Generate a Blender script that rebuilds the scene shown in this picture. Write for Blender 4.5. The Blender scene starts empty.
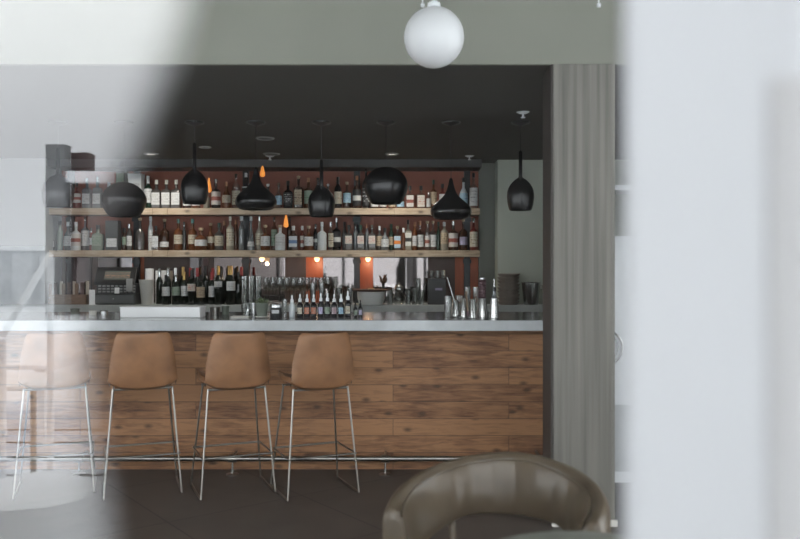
import bpy, bmesh, math, random
from mathutils import Vector, Matrix
random.seed(7)
R = math.radians
CAMZ, FPX, HY = 1.47, 800.0, 269.5
# ------------------------------------------------------------------ camera, sky, exposure
sc = bpy.context.scene
cam = bpy.data.objects.new('camera', bpy.data.cameras.new('camera'))
sc.collection.objects.link(cam); sc.camera = cam
cam.location = (0, 0, CAMZ); cam.rotation_euler = (R(90), 0, 0)
cam.data.sensor_width = 36; cam.data.lens = 36
cam.data.clip_start = 0.02; cam.data.clip_end = 300
cam.data.dof.use_dof = True; cam.data.dof.focus_distance = 6.6; cam.data.dof.aperture_fstop = 2.1
w = bpy.data.worlds.new('overcast_sky'); sc.world = w; w.use_nodes = True
nt = w.node_tree; bg = nt.nodes['Background']
tc = nt.nodes.new('ShaderNodeTexCoord'); sx = nt.nodes.new('ShaderNodeSeparateXYZ')
rp = nt.nodes.new('ShaderNodeValToRGB')
nt.links.new(tc.outputs['Generated'], sx.inputs[0]); nt.links.new(sx.outputs[2], rp.inputs[0])
rp.color_ramp.elements[0].position = .1; rp.color_ramp.elements[0].color = (.46, .477, .505, 1); rp.color_ramp.elements[1].position = .85; rp.color_ramp.elements[1].color = (.97, .985, 1., 1)
nt.links.new(rp.outputs[0], bg.inputs[0]); bg.inputs[1].default_value = 7.6
sc.view_settings.view_transform = 'Standard'; sc.view_settings.look = 'None'
sc.view_settings.exposure = 0.0; sc.view_settings.gamma = 1; sc.view_settings.use_curve_mapping = False
sc.cycles.max_bounces = 10; sc.cycles.transparent_max_bounces = 24; sc.cycles.glossy_bounces = 5
sc.cycles.caustics_reflective = False; sc.cycles.caustics_refractive = False
sc.cycles.sample_clamp_indirect = 4

def px(x, D): return (x - 400) / FPX * D
def pz(y, D): return CAMZ - (y - HY) / FPX * D

# ------------------------------------------------------------------ materials
MATS = {}
def nodes(name):
    m = bpy.data.materials.new(name); m.use_nodes = True
    t = m.node_tree; b = t.nodes['Principled BSDF']
    return m, t, b
def mat(name, col, rough=.5, metal=0., var=.06, scale=12., stretch=(1,1,1), bump=0., coat=0., emit=None, es=0., coords='Object'):
    if name in MATS: return MATS[name]
    m, t, b = nodes(name)
    c = t.nodes.new('ShaderNodeTexCoord'); mp = t.nodes.new('ShaderNodeMapping'); n = t.nodes.new('ShaderNodeTexNoise')
    mp.inputs['Scale'].default_value = stretch; n.inputs['Scale'].default_value = scale; n.inputs['Detail'].default_value = 5
    r = t.nodes.new('ShaderNodeValToRGB')
    r.color_ramp.elements[0].position = .3; r.color_ramp.elements[1].position = .7
    r.color_ramp.elements[0].color = tuple(max(0, x*(1-var)) for x in col) + (1,)
    r.color_ramp.elements[1].color = tuple(min(1, x*(1+var)) for x in col) + (1,)
    t.links.new(c.outputs[coords], mp.inputs[0]); t.links.new(mp.outputs[0], n.inputs[0])
    t.links.new(n.outputs[0], r.inputs[0]); t.links.new(r.outputs[0], b.inputs['Base Color'])
    b.inputs['Roughness'].default_value = rough; b.inputs['Metallic'].default_value = metal
    b.inputs['Coat Weight'].default_value = coat
    if bump:
        bp = t.nodes.new('ShaderNodeBump'); bp.inputs['Strength'].default_value = bump; bp.inputs['Distance'].default_value = .01
        t.links.new(n.outputs[0], bp.inputs['Height']); t.links.new(bp.outputs[0], b.inputs['Normal'])
    if emit:
        b.inputs['Emission Color'].default_value = tuple(emit) + (1,); b.inputs['Emission Strength'].default_value = es
    MATS[name] = m; return m
def glassmat(name, tint=(.95,.97,.97), refl=.12, rough=.03):
    if name in MATS: return MATS[name]
    m, t, b = nodes(name); t.nodes.remove(b); out = t.nodes['Material Output']
    tr = t.nodes.new('ShaderNodeBsdfTransparent'); gl = t.nodes.new('ShaderNodeBsdfGlossy'); mx = t.nodes.new('ShaderNodeMixShader')
    lw = t.nodes.new('ShaderNodeLayerWeight'); lw.inputs[0].default_value = .35
    mr = t.nodes.new('ShaderNodeMapRange'); mr.inputs['To Min'].default_value = refl; mr.inputs['To Max'].default_value = min(1, refl+.4)
    tr.inputs[0].default_value = tint + (1,); gl.inputs['Roughness'].default_value = rough
    t.links.new(lw.outputs['Facing'], mr.inputs[0]); t.links.new(mr.outputs[0], mx.inputs[0])
    t.links.new(tr.outputs[0], mx.inputs[1]); t.links.new(gl.outputs[0], mx.inputs[2]); t.links.new(mx.outputs[0], out.inputs[0])
    MATS[name] = m; return m
def labelmat(name, col, ink=(.12,.12,.12), kind='text'):
    if name in MATS: return MATS[name]
    m, t, b = nodes(name)
    c = t.nodes.new('ShaderNodeTexCoord'); s = t.nodes.new('ShaderNodeSeparateXYZ')
    t.links.new(c.outputs['Generated'], s.inputs[0])
    r = t.nodes.new('ShaderNodeValToRGB'); r.color_ramp.interpolation = 'CONSTANT'
    e = r.color_ramp.elements; e[0].position = 0; e[0].color = col + (1,); e[1].position = .97; e[1].color = col + (1,)
    bands = [(.2,.24),(.3,.33),(.42,.5),(.62,.66),(.78,.82)] if kind == 'text' else [(.32,.62)]
    for a, z in bands:
        x = e.new(a); x.color = ink + (1,); x = e.new(z); x.color = col + (1,)
    t.links.new(s.outputs[2], r.inputs[0])
    # break the lines up into words
    n = t.nodes.new('ShaderNodeTexNoise'); n.inputs['Scale'].default_value = 60
    t.links.new(c.outputs['Object'], n.inputs[0])
    th = t.nodes.new('ShaderNodeMath'); th.operation = 'GREATER_THAN'; th.inputs[1].default_value = .48 if kind == 'text' else 0.
    t.links.new(n.outputs[0], th.inputs[0])
    mx = t.nodes.new('ShaderNodeMix'); mx.data_type = 'RGBA'; mx.inputs[6].default_value = col + (1,)
    t.links.new(th.outputs[0], mx.inputs[0]); t.links.new(r.outputs[0], mx.inputs[7]); t.links.new(mx.outputs[2], b.inputs['Base Color'])
    b.inputs['Roughness'].default_value = .6
    MATS[name] = m; return m

def wood_planks(name, bw, bh, c1, c2, mortar, scale_noise=1., axes='xz', rough=.6, seed=0.):
    m, t, b = nodes(name)
    c = t.nodes.new('ShaderNodeTexCoord'); s = t.nodes.new('ShaderNodeSeparateXYZ'); cb = t.nodes.new('ShaderNodeCombineXYZ')
    t.links.new(c.outputs['Object'], s.inputs[0])
    t.links.new(s.outputs['XYZ'.index(axes[0].upper())], cb.inputs[0]); t.links.new(s.outputs['XYZ'.index(axes[1].upper())], cb.inputs[1])
    br = t.nodes.new('ShaderNodeTexBrick'); br.inputs['Scale'].default_value = 1
    br.inputs['Brick Width'].default_value = bw; br.inputs['Row Height'].default_value = bh
    br.inputs['Mortar Size'].default_value = .002; br.inputs['Mortar Smooth'].default_value = .3
    br.offset = .37; br.inputs['Color1'].default_value = (0,0,0,1); br.inputs['Color2'].default_value = (1,1,1,1); br.inputs['Mortar'].default_value = (.5,.5,.5,1)
    t.links.new(cb.outputs[0], br.inputs[0])
    # grain noise, offset per board
    off = t.nodes.new('ShaderNodeVectorMath'); off.operation = 'MULTIPLY_ADD'
    off.inputs[1].default_value = (3.1, 5.7, 7.3); t.links.new(br.outputs['Color'], off.inputs[0]); t.links.new(cb.outputs[0], off.inputs[2])
    mp = t.nodes.new('ShaderNodeMapping'); mp.inputs['Scale'].default_value = (1.8, 15, 1); t.links.new(off.outputs[0], mp.inputs[0])
    n = t.nodes.new('ShaderNodeTexNoise'); n.inputs['Scale'].default_value = 2.4*scale_noise; n.inputs['Detail'].default_value = 9
    n.inputs['Roughness'].default_value = .62; n.inputs['Distortion'].default_value = .9
    t.links.new(mp.outputs[0], n.inputs[0])
    n2 = t.nodes.new('ShaderNodeTexNoise'); n2.inputs['Scale'].default_value = 2.2; n2.inputs['Detail'].default_value = 3; t.links.new(off.outputs[0], n2.inputs[0])
    # knots
    v = t.nodes.new('ShaderNodeTexVoronoi'); v.inputs['Scale'].default_value = 2.6; v.voronoi_dimensions = '2D'; mk = t.nodes.new('ShaderNodeMapping'); mk.inputs['Scale'].default_value = (1., 1.9, 1)
    t.links.new(off.outputs[0], mk.inputs[0]); t.links.new(mk.outputs[0], v.inputs[0])
    kr = t.nodes.new('ShaderNodeValToRGB'); kr.color_ramp.elements[0].position = .03; kr.color_ramp.elements[0].color = (.2,.2,.2,1)
    kr.color_ramp.elements[1].position = .11; kr.color_ramp.elements[1].color = (1,1,1,1); t.links.new(v.outputs['Distance'], kr.inputs[0])
    add = t.nodes.new('ShaderNodeMath'); add.operation = 'MULTIPLY_ADD'; add.inputs[1].default_value = .28
    t.links.new(br.outputs['Color'], add.inputs[0])
    a2 = t.nodes.new('ShaderNodeMath'); a2.operation = 'MULTIPLY_ADD'; a2.inputs[1].default_value = 1.1; a2.inputs[2].default_value = -.2
    a3 = t.nodes.new('ShaderNodeMath'); a3.operation = 'MULTIPLY_ADD'; a3.inputs[1].default_value = .62
    t.links.new(n.outputs[0], a2.inputs[0]); t.links.new(n2.outputs[0], a3.inputs[0]); t.links.new(a2.outputs[0], a3.inputs[2]); t.links.new(a3.outputs[0], add.inputs[2])
    r = t.nodes.new('ShaderNodeValToRGB'); e = r.color_ramp.elements
    e[0].position = .36; e[0].color = tuple(x*.22 for x in c1) + (1,)
    e[1].position = .9; e[1].color = c2 + (1,)
    x = e.new(.56); x.color = c1 + (1,)
    t.links.new(add.outputs[0], r.inputs[0])
    mu = t.nodes.new('ShaderNodeMix'); mu.data_type = 'RGBA'; mu.blend_type = 'MULTIPLY'; mu.inputs[0].default_value = .8
    t.links.new(r.outputs[0], mu.inputs[6]); t.links.new(kr.outputs[0], mu.inputs[7])
    mm = t.nodes.new('ShaderNodeMix'); mm.data_type = 'RGBA'; mm.inputs[7].default_value = mortar + (1,)
    t.links.new(br.outputs['Fac'], mm.inputs[0]); t.links.new(mu.outputs[2], mm.inputs[6]); t.links.new(mm.outputs[2], b.inputs['Base Color'])
    b.inputs['Roughness'].default_value = rough
    bp = t.nodes.new('ShaderNodeBump'); bp.inputs['Strength'].default_value = .35; bp.inputs['Distance'].default_value = .004
    t.links.new(n.outputs[0], bp.inputs['Height']); t.links.new(bp.outputs[0], b.inputs['Normal'])
    MATS[name] = m; return m

M = dict(
 ceiling=mat('charcoal ceiling paint', (.082,.079,.071), .85, var=.05, scale=2),
 plaster=mat('warm grey plaster', (.235,.236,.2), .85, var=.05, scale=1.4),
 high=mat('pale high ceiling', (.42,.43,.42), .9, var=.03),
 sagewall=mat('sage grey wall paint', (.43,.455,.39), .85, var=.04, scale=2),
 greywall=mat('slate grey wall paint', (.2,.21,.19), .85, var=.05, scale=2),
 sidewall=mat('dull side wall paint', (.22,.22,.21), .9, var=.04),
 black=mat('satin black steel', (.016,.017,.018), .42, var=.1),
 beam=mat('dark steel beam', (.06,.062,.06), .55, var=.08),
 post=mat('dark steel post', (.03,.033,.036), .4, .5, var=.1),
 pendant=mat('satin black pendant enamel', (.009,.009,.01), .27, var=.15, scale=30),
 chrome=mat('brushed chrome', (.62,.62,.61), .26, 1., var=.06, scale=40),
 steel=mat('stainless steel', (.55,.56,.56), .22, 1., var=.06, scale=30),
 darkchrome=mat('worn dark chrome', (.28,.27,.25), .3, 1., var=.12, scale=30),
 leather=mat('tan saddle leather', (.275,.135,.064), .46, var=.24, scale=7, bump=.12),
 seam=mat('dark leather seam', (.1,.055,.035), .6),
 olive=mat('olive brown leather', (.115,.088,.06), .3, var=.14, scale=8, bump=.08),
 white=mat('white paint', (.8,.82,.84), .6, var=.015),
 paper=mat('white paper board', (.9,.9,.9), .7, var=.02),
 cream=mat('cream stoneware', (.72,.7,.64), .5, var=.05),
 bowlgrey=mat('pale grey bowl glaze', (.8,.81,.78), .35, var=.04),
 redwall=mat('oxblood wall panel', (.27,.085,.05), .55, var=.08, scale=2.5),
 brownpanel=mat('dark brown panel', (.07,.04,.032), .5, var=.1),
 orange=mat('orange bulb glow panel', (.36,.075,.018), .45, var=.12, scale=5, stretch=(6,1,1)),  # wall strips lit by the bulbs: their glow is put into the colour
 brass=mat('brass', (.55,.38,.16), .3, 1., var=.06),
 concretefloor=None,
 pave=mat('pale paving', (.87,.895,.93), .85, var=.05, scale=3),
 pier=mat('dark reflection blocker', (.2,.19,.18), .8, var=.1),  # colour of the added reflection blocker, lightened to veil the pane
 stoneware=mat('brown ribbed stoneware', (.23,.195,.165), .6, var=.15),
 opal=mat('opal glass globe', (.7,.71,.72), .35, var=.01, emit=(1,.99,.97), es=.06),
 bulb=mat('warm bulb glass', (.9,.7,.4), .4, emit=(1,.7,.4), es=2.2),
 amber=mat('amber teardrop glow', (.8,.3,.05), .4, emit=(1,.34,.07), es=.75),  # emission paints lamp reflections, not a lamp of its own
 downlight=mat('downlight lens', (.8,.8,.78), .4, emit=(1,.93,.85), es=1.),
 greyring=mat('grey ring trim', (.3,.3,.29), .5),
 green=mat('succulent leaf', (.12,.16,.08), .6, var=.3, scale=50),
 pot=mat('grey green pot glaze', (.14,.16,.13), .6, var=.1),
 crate=mat('weathered crate wood', (.22,.15,.1), .7, var=.25, stretch=(1,1,12)),

 graybldg=mat('grey render facade', (.17,.175,.18), .9, var=.06),
 brownsign=mat('dark sign board', (.06,.035,.035), .8, var=.1),
 palebldg=mat('pale render facade', (.5,.52,.54), .9, var=.04),
 winglass=mat('street window glass', (.2,.22,.24), .3, var=.1),
 pourer=mat('plum pourer plastic', (.1,.05,.06), .4, var=.1),
 beige=mat('beige carton', (.5,.46,.38), .7, var=.05),
 nat=None)
M['barwood'] = wood_planks('reclaimed bar cladding', 2.3, .1245, (.15,.064,.028), (.37,.185,.085), (.04,.02,.01))
M['shelfwood'] = wood_planks('pale oak shelf', 2.6, .5, (.37,.28,.19), (.56,.45,.33), (.1,.07,.05), rough=.6)
M['column'] = mat('grey washed column cladding', (.172,.163,.143), .75, var=.3, scale=14, stretch=(2.2,2.2,.05), bump=.03)
M['pendant'].node_tree.nodes['Principled BSDF'].inputs['Specular IOR Level'].default_value = .5
M['screenglass'] = labelmat('register display', (.05,.09,.08), (.42,.2,.12))
_b = M['screenglass'].node_tree.nodes['Principled BSDF']; _b.inputs['Emission Color'].default_value = (.5,.32,.25,1); _b.inputs['Emission Strength'].default_value = .12
# zinc worktop
def zinc():
    m, t, b = nodes('polished zinc worktop')
    c = t.nodes.new('ShaderNodeTexCoord'); n = t.nodes.new('ShaderNodeTexNoise'); n.inputs['Scale'].default_value = 5; n.inputs['Detail'].default_value = 6
    t.links.new(c.outputs['Object'], n.inputs[0]); r = t.nodes.new('ShaderNodeValToRGB')
    r.color_ramp.elements[0].color = (.42,.44,.45,1); r.color_ramp.elements[1].color = (.6,.62,.63,1); t.links.new(n.outputs[0], r.inputs[0])
    t.links.new(r.outputs[0], b.inputs['Base Color']); b.inputs['Metallic'].default_value = .55; b.inputs['Roughness'].default_value = .13
    return m
M['zinc'] = zinc()
M['zincedge'] = mat('brushed zinc edge', (.5,.52,.53), .5, .2, var=.1, scale=8)
def mirror():
    m, t, b = nodes('smoked mirror'); b.inputs['Base Color'].default_value = (.2,.18,.178,1); b.inputs['Metallic'].default_value = 1
    c = t.nodes.new('ShaderNodeTexCoord'); n = t.nodes.new('ShaderNodeTexNoise'); n.inputs['Scale'].default_value = 3
    t.links.new(c.outputs['Object'], n.inputs[0]); mr = t.nodes.new('ShaderNodeMapRange'); mr.inputs['To Min'].default_value = .01; mr.inputs['To Max'].default_value = .05
    t.links.new(n.outputs[0], mr.inputs[0]); t.links.new(mr.outputs[0], b.inputs['Roughness']); return m
M['mirror'] = mirror()
def floor_mat():
    m, t, b = nodes('dark slate floor tiles')
    c = t.nodes.new('ShaderNodeTexCoord'); mp = t.nodes.new('ShaderNodeMapping'); mp.inputs['Rotation'].default_value = (0,0,R(-38))
    t.links.new(c.outputs['Object'], mp.inputs[0])
    br = t.nodes.new('ShaderNodeTexBrick'); br.inputs['Scale'].default_value = 1; br.inputs['Brick Width'].default_value = .9; br.inputs['Row Height'].default_value = .9; br.offset = 0
    br.inputs['Mortar Size'].default_value = .006; br.inputs['Color1'].default_value = (.085,.073,.064,1); br.inputs['Color2'].default_value = (.07,.06,.053,1)
    br.inputs['Mortar'].default_value = (.03,.027,.025,1); t.links.new(mp.outputs[0], br.inputs[0])
    n = t.nodes.new('ShaderNodeTexNoise'); n.inputs['Scale'].default_value = 4; n.inputs['Detail'].default_value = 6; t.links.new(c.outputs['Object'], n.inputs[0])
    mx = t.nodes.new('ShaderNodeMix'); mx.data_type = 'RGBA'; mx.blend_type = 'OVERLAY'; mx.inputs[0].default_value = .35
    t.links.new(br.outputs[0], mx.inputs[6]); t.links.new(n.outputs[0], mx.inputs[7]); t.links.new(mx.outputs[2], b.inputs['Base Color'])
    b.inputs['Roughness'].default_value = .5; return m
M['floor'] = floor_mat()
def pane_mat():
    m, t, b = nodes('shopfront glass'); t.nodes.remove(b); out = t.nodes['Material Output']
    tr = t.nodes.new('ShaderNodeBsdfTransparent'); gl = t.nodes.new('ShaderNodeBsdfGlossy'); mx = t.nodes.new('ShaderNodeMixShader')
    fr = t.nodes.new('ShaderNodeFresnel'); fr.inputs[0].default_value = 1.5
    mr = t.nodes.new('ShaderNodeMapRange'); mr.inputs['From Min'].default_value = .04; mr.inputs['To Min'].default_value = .066; mr.inputs['To Max'].default_value = 1
    t.links.new(fr.outputs[0], mr.inputs[0]); t.links.new(mr.outputs[0], mx.inputs[0])
    tr.inputs[0].default_value = (.985,.99,.985,1); gl.inputs['Roughness'].default_value = 0; gl.inputs[0].default_value = (1,1,1,1)
    t.links.new(tr.outputs[0], mx.inputs[1]); t.links.new(gl.outputs[0], mx.inputs[2]); t.links.new(mx.outputs[0], out.inputs[0]); return m
M['pane'] = pane_mat()

# ------------------------------------------------------------------ geometry helpers
COL = sc.collection
def link(name, mesh, parent=None):
    o = bpy.data.objects.new(name, mesh); COL.objects.link(o)
    if parent: o.parent = parent
    return o
def obj(name, bm, m, parent=None, smooth=True, bevel=0, loc=None, rotz=0):
    me = bpy.data.meshes.new(name); bmesh.ops.recalc_face_normals(bm, faces=bm.faces); bm.to_mesh(me); bm.free()
    if m: me.materials.append(m)
    if smooth:
        for p in me.polygons: p.use_smooth = True
        try: me.set_sharp_from_angle(angle=R(38))
        except Exception: pass
    o = link(name, me, parent)
    if bevel:
        md = o.modifiers.new('bevel', 'BEVEL'); md.width = bevel; md.segments = 2; md.limit_method = 'ANGLE'
    if loc: o.location = loc
    if rotz: o.rotation_euler.z = rotz
    return o
def thing(name, label, cat, loc=(0,0,0), rotz=0, group=None):
    o = bpy.data.objects.new(name, None); COL.objects.link(o); o.empty_display_size = .05
    o.location = loc; o.rotation_euler = (0,0,rotz); return tag(o, label, cat, group)
def tag(o, label, cat, group=None):
    o['label'] = label; o['category'] = cat
    if group: o['group'] = group
    return o
def box(bm, x0, x1, y0, y1, z0, z1):
    vs = [bm.verts.new((x, y, z)) for z in (z0, z1) for y in (y0, y1) for x in (x0, x1)]
    for f in ((0,2,3,1),(4,5,7,6),(0,1,5,4),(2,6,7,3),(0,4,6,2),(1,3,7,5)): bm.faces.new([vs[i] for i in f])
    return bm
def B(*a): return box(bmesh.new(), *a)
def lathe(bm, prof, seg=20, c=(0,0), a0=0., a1=2*math.pi, cap=True):
    full = abs(a1 - a0 - 2*math.pi) < 1e-5
    n = seg if full else seg + 1
    rings = []
    for r, z in prof:
        rings.append([bm.verts.new((c[0]+r*math.cos(a0+(a1-a0)*i/seg), c[1]+r*math.sin(a0+(a1-a0)*i/seg), z)) for i in range(n)])
    for k in range(len(rings)-1):
        for i in range(seg):
            j = (i+1) % n
            bm.faces.new((rings[k][i], rings[k][j], rings[k+1][j], rings[k+1][i]))
    if cap and full:
        if prof[0][0] > 1e-4: bm.faces.new(list(reversed(rings[0])))
        if prof[-1][0] > 1e-4: bm.faces.new(rings[-1])
    return bm
def L(prof, **k): return lathe(bmesh.new(), prof, **k)
def tube(bm, pts, r, seg=10, closed=False):
    pts = [Vector(p) for p in pts]; n = len(pts); rings = []
    up = None
    for i, p in enumerate(pts):
        if closed: d = (pts[(i+1) % n] - pts[i-1]).normalized()
        else: d = ((pts[min(i+1, n-1)] - pts[i]).normalized() + (pts[i] - pts[max(i-1, 0)]).normalized()).normalized()
        if up is None:
            up = Vector((0,0,1)) if abs(d.z) < .9 else Vector((1,0,0))
        s = d.cross(up).normalized(); up = s.cross(d).normalized()
        rings.append([bm.verts.new(p + r*(math.cos(2*math.pi*k/seg)*s + math.sin(2*math.pi*k/seg)*up)) for k in range(seg)])
    for i in range(n if closed else n-1):
        a, b = rings[i], rings[(i+1) % n]
        for k in range(seg):
            bm.faces.new((a[k], a[(k+1) % seg], b[(k+1) % seg], b[k]))
    if not closed:
        bm.faces.new(list(reversed(rings[0]))); bm.faces.new(rings[-1])
    return bm
def T(pts, r, **k): return tube(bmesh.new(), pts, r, **k)
def fillet(pts, rad=.03, n=4):
    out = [Vector(pts[0])]
    for i in range(1, len(pts)-1):
        a, b, c = Vector(pts[i-1]), Vector(pts[i]), Vector(pts[i+1])
        p = b + (a-b).normalized()*rad; q = b + (c-b).normalized()*rad
        for k in range(n+1):
            t = k/n; out.append((1-t)**2*p + 2*t*(1-t)*b + t*t*q)
    out.append(Vector(pts[-1])); return out
def struct(name, bm, m, smooth=False, bevel=0):
    o = obj(name, bm, m, smooth=smooth, bevel=bevel); o['kind'] = 'structure'; return o
def copy_tree(o, parent=None):
    c = o.copy(); COL.objects.link(c)
    if parent: c.parent = parent
    for ch in list(o.children): copy_tree(ch, c)
    return c

# ------------------------------------------------------------------ the setting
LINT = 2.65; BCZ_ = 1.101; YL = 4.6; YB = 8.92; ROOMX0, ROOMX1 = -6.2, 4.2
struct('floor', B(ROOMX0-.2, ROOMX1+.2, .1, 9.4, -.12, 0), M['floor'])
struct('ceiling', B(ROOMX0, ROOMX1, .1, YL, 3.55, 3.7), M['high'])
struct('ceiling_bar', B(ROOMX0, ROOMX1, YL+.03, 9.4, LINT, LINT+.12), M['ceiling'])
struct('wall_lintel', B(ROOMX0, ROOMX1, YL, YL+.029, LINT, 3.55), M['plaster'])
struct('wall_back', B(ROOMX0, .93, YB, 9.12, 0, LINT), M['redwall'])
struct('wall_back_grey', B(.875, 1.2, 8.86, YB, 0, LINT), M['greywall'])
struct('wall_back_sage', B(1.05, ROOMX1, 8.6, 8.86, 0, LINT), M['sagewall'])
struct('wall_pier_left', B(ROOMX0, px(45,8.5), 8.5, YB-.001, BCZ_, LINT), mat('pale grey pier paint', (.4,.41,.41), .85))
struct('wall_left', B(ROOMX0-.2, ROOMX0, YL, 9.3, 0, 3.7), M['sidewall'])
struct('window_11', B(ROOMX0-.02, ROOMX0-.014, .2, YL-.01, .12, 3.5), M['pane'])  # added side glazing, out of view, to bring in more daylight
struct('window_12', B(ROOMX1+.014, ROOMX1+.02, .2, YL-.01, .12, 3.5), M['pane'])  # second added pane, opposite, also for daylight
for k, (x, y) in enumerate([(x, y) for x in (ROOMX0-.017, ROOMX1+.017) for y in (1.7, 3.2)]):
    struct('trim_%d' % (40+k), B(x-.05, x+.05, y-.03, y+.03, 0, 3.55), M['black'])
struct('wall_right', B(ROOMX1, ROOMX1+.2, YL, 9.3, 0, 3.7), M['sidewall'])
bm = B(px(554,YL), px(614.5,YL), YL, YL+.02, 0, LINT)
col = struct('trim_1', B(px(553,YL), px(614.5,YL), YL-.012, YL+.25, 0, LINT), M['column'], bevel=.004)
struct('trim_2', B(px(553,YL)-.012, px(553,YL), YL+.005, YL+.26, 0, LINT), mat('dark grey brown jamb', (.06,.052,.047), .6))
struct('baseboard_column', B(px(553,YL)-.01, px(614.5,YL)+.01, YL-.03, YL-.012, 0, .035), M['cream'])
struct('trim_3', B(px(45,8.5)+.001, .875, 8.56, YB, LINT-.085, LINT-.001), M['beam'])
# shopfront: glass, posts, wall above
GY = .10
xs = [-6.2, -4.4, -2.7, -1.25, .55, 2.4, 4.2]
for i in range(len(xs)-1):
    s = struct('window_%d' % (i+1), B(xs[i]+.03, xs[i+1]-.03, GY, GY+.006, .12, 3.4), M['pane'])
for i, x in enumerate(xs):
    struct('trim_%d' % (i+4), B(x-.03, x+.03, GY-.02, GY+.09, 0, 3.55), M['black'])
struct('trim_11', B(xs[0], xs[-1], GY-.01, GY+.09, 0, .119), M['black'])
struct('trim_12', B(xs[0], xs[-1], GY-.01, GY+.09, 3.401, 3.55), M['black'])
struct('wall_front', B(xs[0]-.2, xs[-1]+.2, -.05, GY+.1, 3.7, 4.6), M['white'])
# white pillar just inside the glass (out of focus in the photo) and the lower post beside it
pl = bmesh.new()
xa = px(622,.5)
po = [(xa,.5),(.36,.5),(.36,.9),(xa*1.8+.012,.9)]
f = [pl.verts.new((x,y,0)) for x,y in po]; g = [pl.verts.new((x,y,3.55)) for x,y in po]
pl.faces.new(f); pl.faces.new(list(reversed(g)))
for i in range(4): pl.faces.new((f[i],f[(i+1)%4],g[(i+1)%4],g[i]))
struct('wall_pillar', pl, mat('bright white pillar paint', (.7,.7,.72), .7, var=.01), bevel=.008)
struct('trim_13', B(px(775,.49), .36, .497, .4995, 0, pz(78,.497)), mat('warm off white strip', (.6,.585,.585), .7, var=.01))
# added unseen blocker outside, beside the lens: its reflection keeps the pane dark
ZC = 1.47; bm = bmesh.new(); d = .235
outl = [(-.055*1.07,1.567),(-.066,1.54),(-.078,1.51),(-.092,1.475),(-.095,1.44),(-.09,1.405),(-.086,1.37),(-.086,0),(.125,0),(.125,2.6),(.06,2.6),(-.02,1.66)]
f = [bm.verts.new((x, -.03, z)) for x, z in outl]; g = [bm.verts.new((x, -.32, z)) for x, z in outl]
bm.faces.new(f); bm.faces.new(list(reversed(g)))
for i in range(len(outl)):
    j = (i+1) % len(outl); bm.faces.new((f[i], g[i], g[j], f[j]))
struct('wall_reflection_blocker', bm, M['pier'])
struct('ground', B(-60, 60, -60, .1, -.15, -.03), M['pave'])

# ------------------------------------------------------------------ street seen as a reflection in the glass
def rx(x, z): return (x-400)/FPX*(2*GY+z)
def rz(y, z): return CAMZ-(y-HY)/FPX*(2*GY+z)
Z = 26.
bd = thing('building', 'grey narrow building across the street, mirrored in the glass', 'building', (rx(55,Z), -Z-.25, -.03))
hh = rz(146, Z)+.03
obj('wall', B(-.31, .31, -.25, .25, 0, hh), M['graybldg'], bd, smooth=False)
obj('roof', B(-.33, .33, -.26, .26, hh, hh+.06), M['graybldg'], bd, smooth=False)
sg = thing('building', 'low building with a dark brown upper storey behind the pale awning', 'building', (rx(72,Z), -Z-.85, -.03))
h2 = rz(171, Z)
obj('wall', B(.25, 4.2, -.3, .3, 0, rz(171,Z)+.03), mat('taupe render facade', (.22,.205,.2), .9), sg, smooth=False)
obj('upper_storey', B(-.26, .31, -.3, .3, 0, rz(149, Z)), M['brownsign'], sg, smooth=False)
obj('awning', B(-.24, 1.2, .301, .8, rz(181,Z), rz(170,Z)), M['white'], sg, smooth=False)
pb = thing('building', 'pale apartment block at the far left with rows of windows', 'building', (rx(-110,Z), -Z-8, -.03))
hp = rz(250, Z+6)
obj('wall', B(-6, 5.2, -2, 2, 0, hp), M['palebldg'], pb, smooth=False)
for i in range(9):
    for k in range(2):
        o = obj('window', B(-5.3+i*1.2, -4.95+i*1.2, 1.98, 2.04, -.1+.4+k*1.1, .7+.4+k*1.1), mat('pale curtained window', (.36,.38,.4), .5), pb, smooth=False)
obj('roof', B(-6.2, 5.4, -2.1, 2.1, hp, hp+.2), M['white'], pb, smooth=False)
# stair handrail
Z = 4.6
p0 = (rx(50,Z), -Z, rz(254,Z)); p1 = (rx(2,Z-.3), -Z+.3, rz(336,Z-.3))
rl = thing('stair_railing', 'white sloping handrail outside, mirrored at the left', 'railing', (p1[0], p1[1], 0))
def rel(p): return (p[0]-p1[0], p[1]-p1[1], p[2])
obj('handrail', T([rel(p0), rel(p1)], .02), M['white'], rl)
for p in (p0, p1): obj('post', T([rel((p[0],p[1],-.03)), rel((p[0],p[1],p[2]-.02))], .02), M['white'], rl)
# outdoor table and white lounge chair
Z = 5.
tb = thing('cafe_table', 'round white outdoor table on a thin pole, mirrored in the glass', 'table', (rx(33,Z), -Z, -.03))
ht = rz(379,Z)+.03
obj('table_top', L([(.0,ht-.03),(.34,ht-.03),(.35,ht-.015),(.34,ht),(0,ht)], seg=32), M['white'], tb)
obj('pole', L([(.02,.02),(.02,ht-.03)]), M['darkchrome'], tb)
obj('base', L([(.24,0),(.24,.015),(.03,.03),(.02,.05)], seg=24), M['darkchrome'], tb)
Z = 2.9
ch = thing('outdoor_pouf', 'round white outdoor pouf at the lower left, mirrored in the glass', 'pouf', (rx(35,Z), -Z, -.03))
hc = rz(482,Z)+.03
obj('cushion', L([(.0,.06),(.22,.06),(.26,.1),(.275,.25),(.27,hc-.12),(.24,hc-.04),(.16,hc),(0,hc+.005)], seg=32), M['white'], ch)
for a in range(4): obj('foot', L([(.018,0),(.022,.07)], c=(.17*math.cos(a*1.571+.7), .17*math.sin(a*1.571+.7)), seg=10), M['black'], ch)
car = thing('communal_table', 'long white outdoor table, a pale band mirrored across the leftmost stool', 'table', (rx(40,7.4), -7.3, -.03))
for k in range(3): obj('table_board', B(-2.6, .75, -1.3+k*.87, -.44+k*.87, .72, .76), M['pave'], car, smooth=False, bevel=.01)
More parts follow.
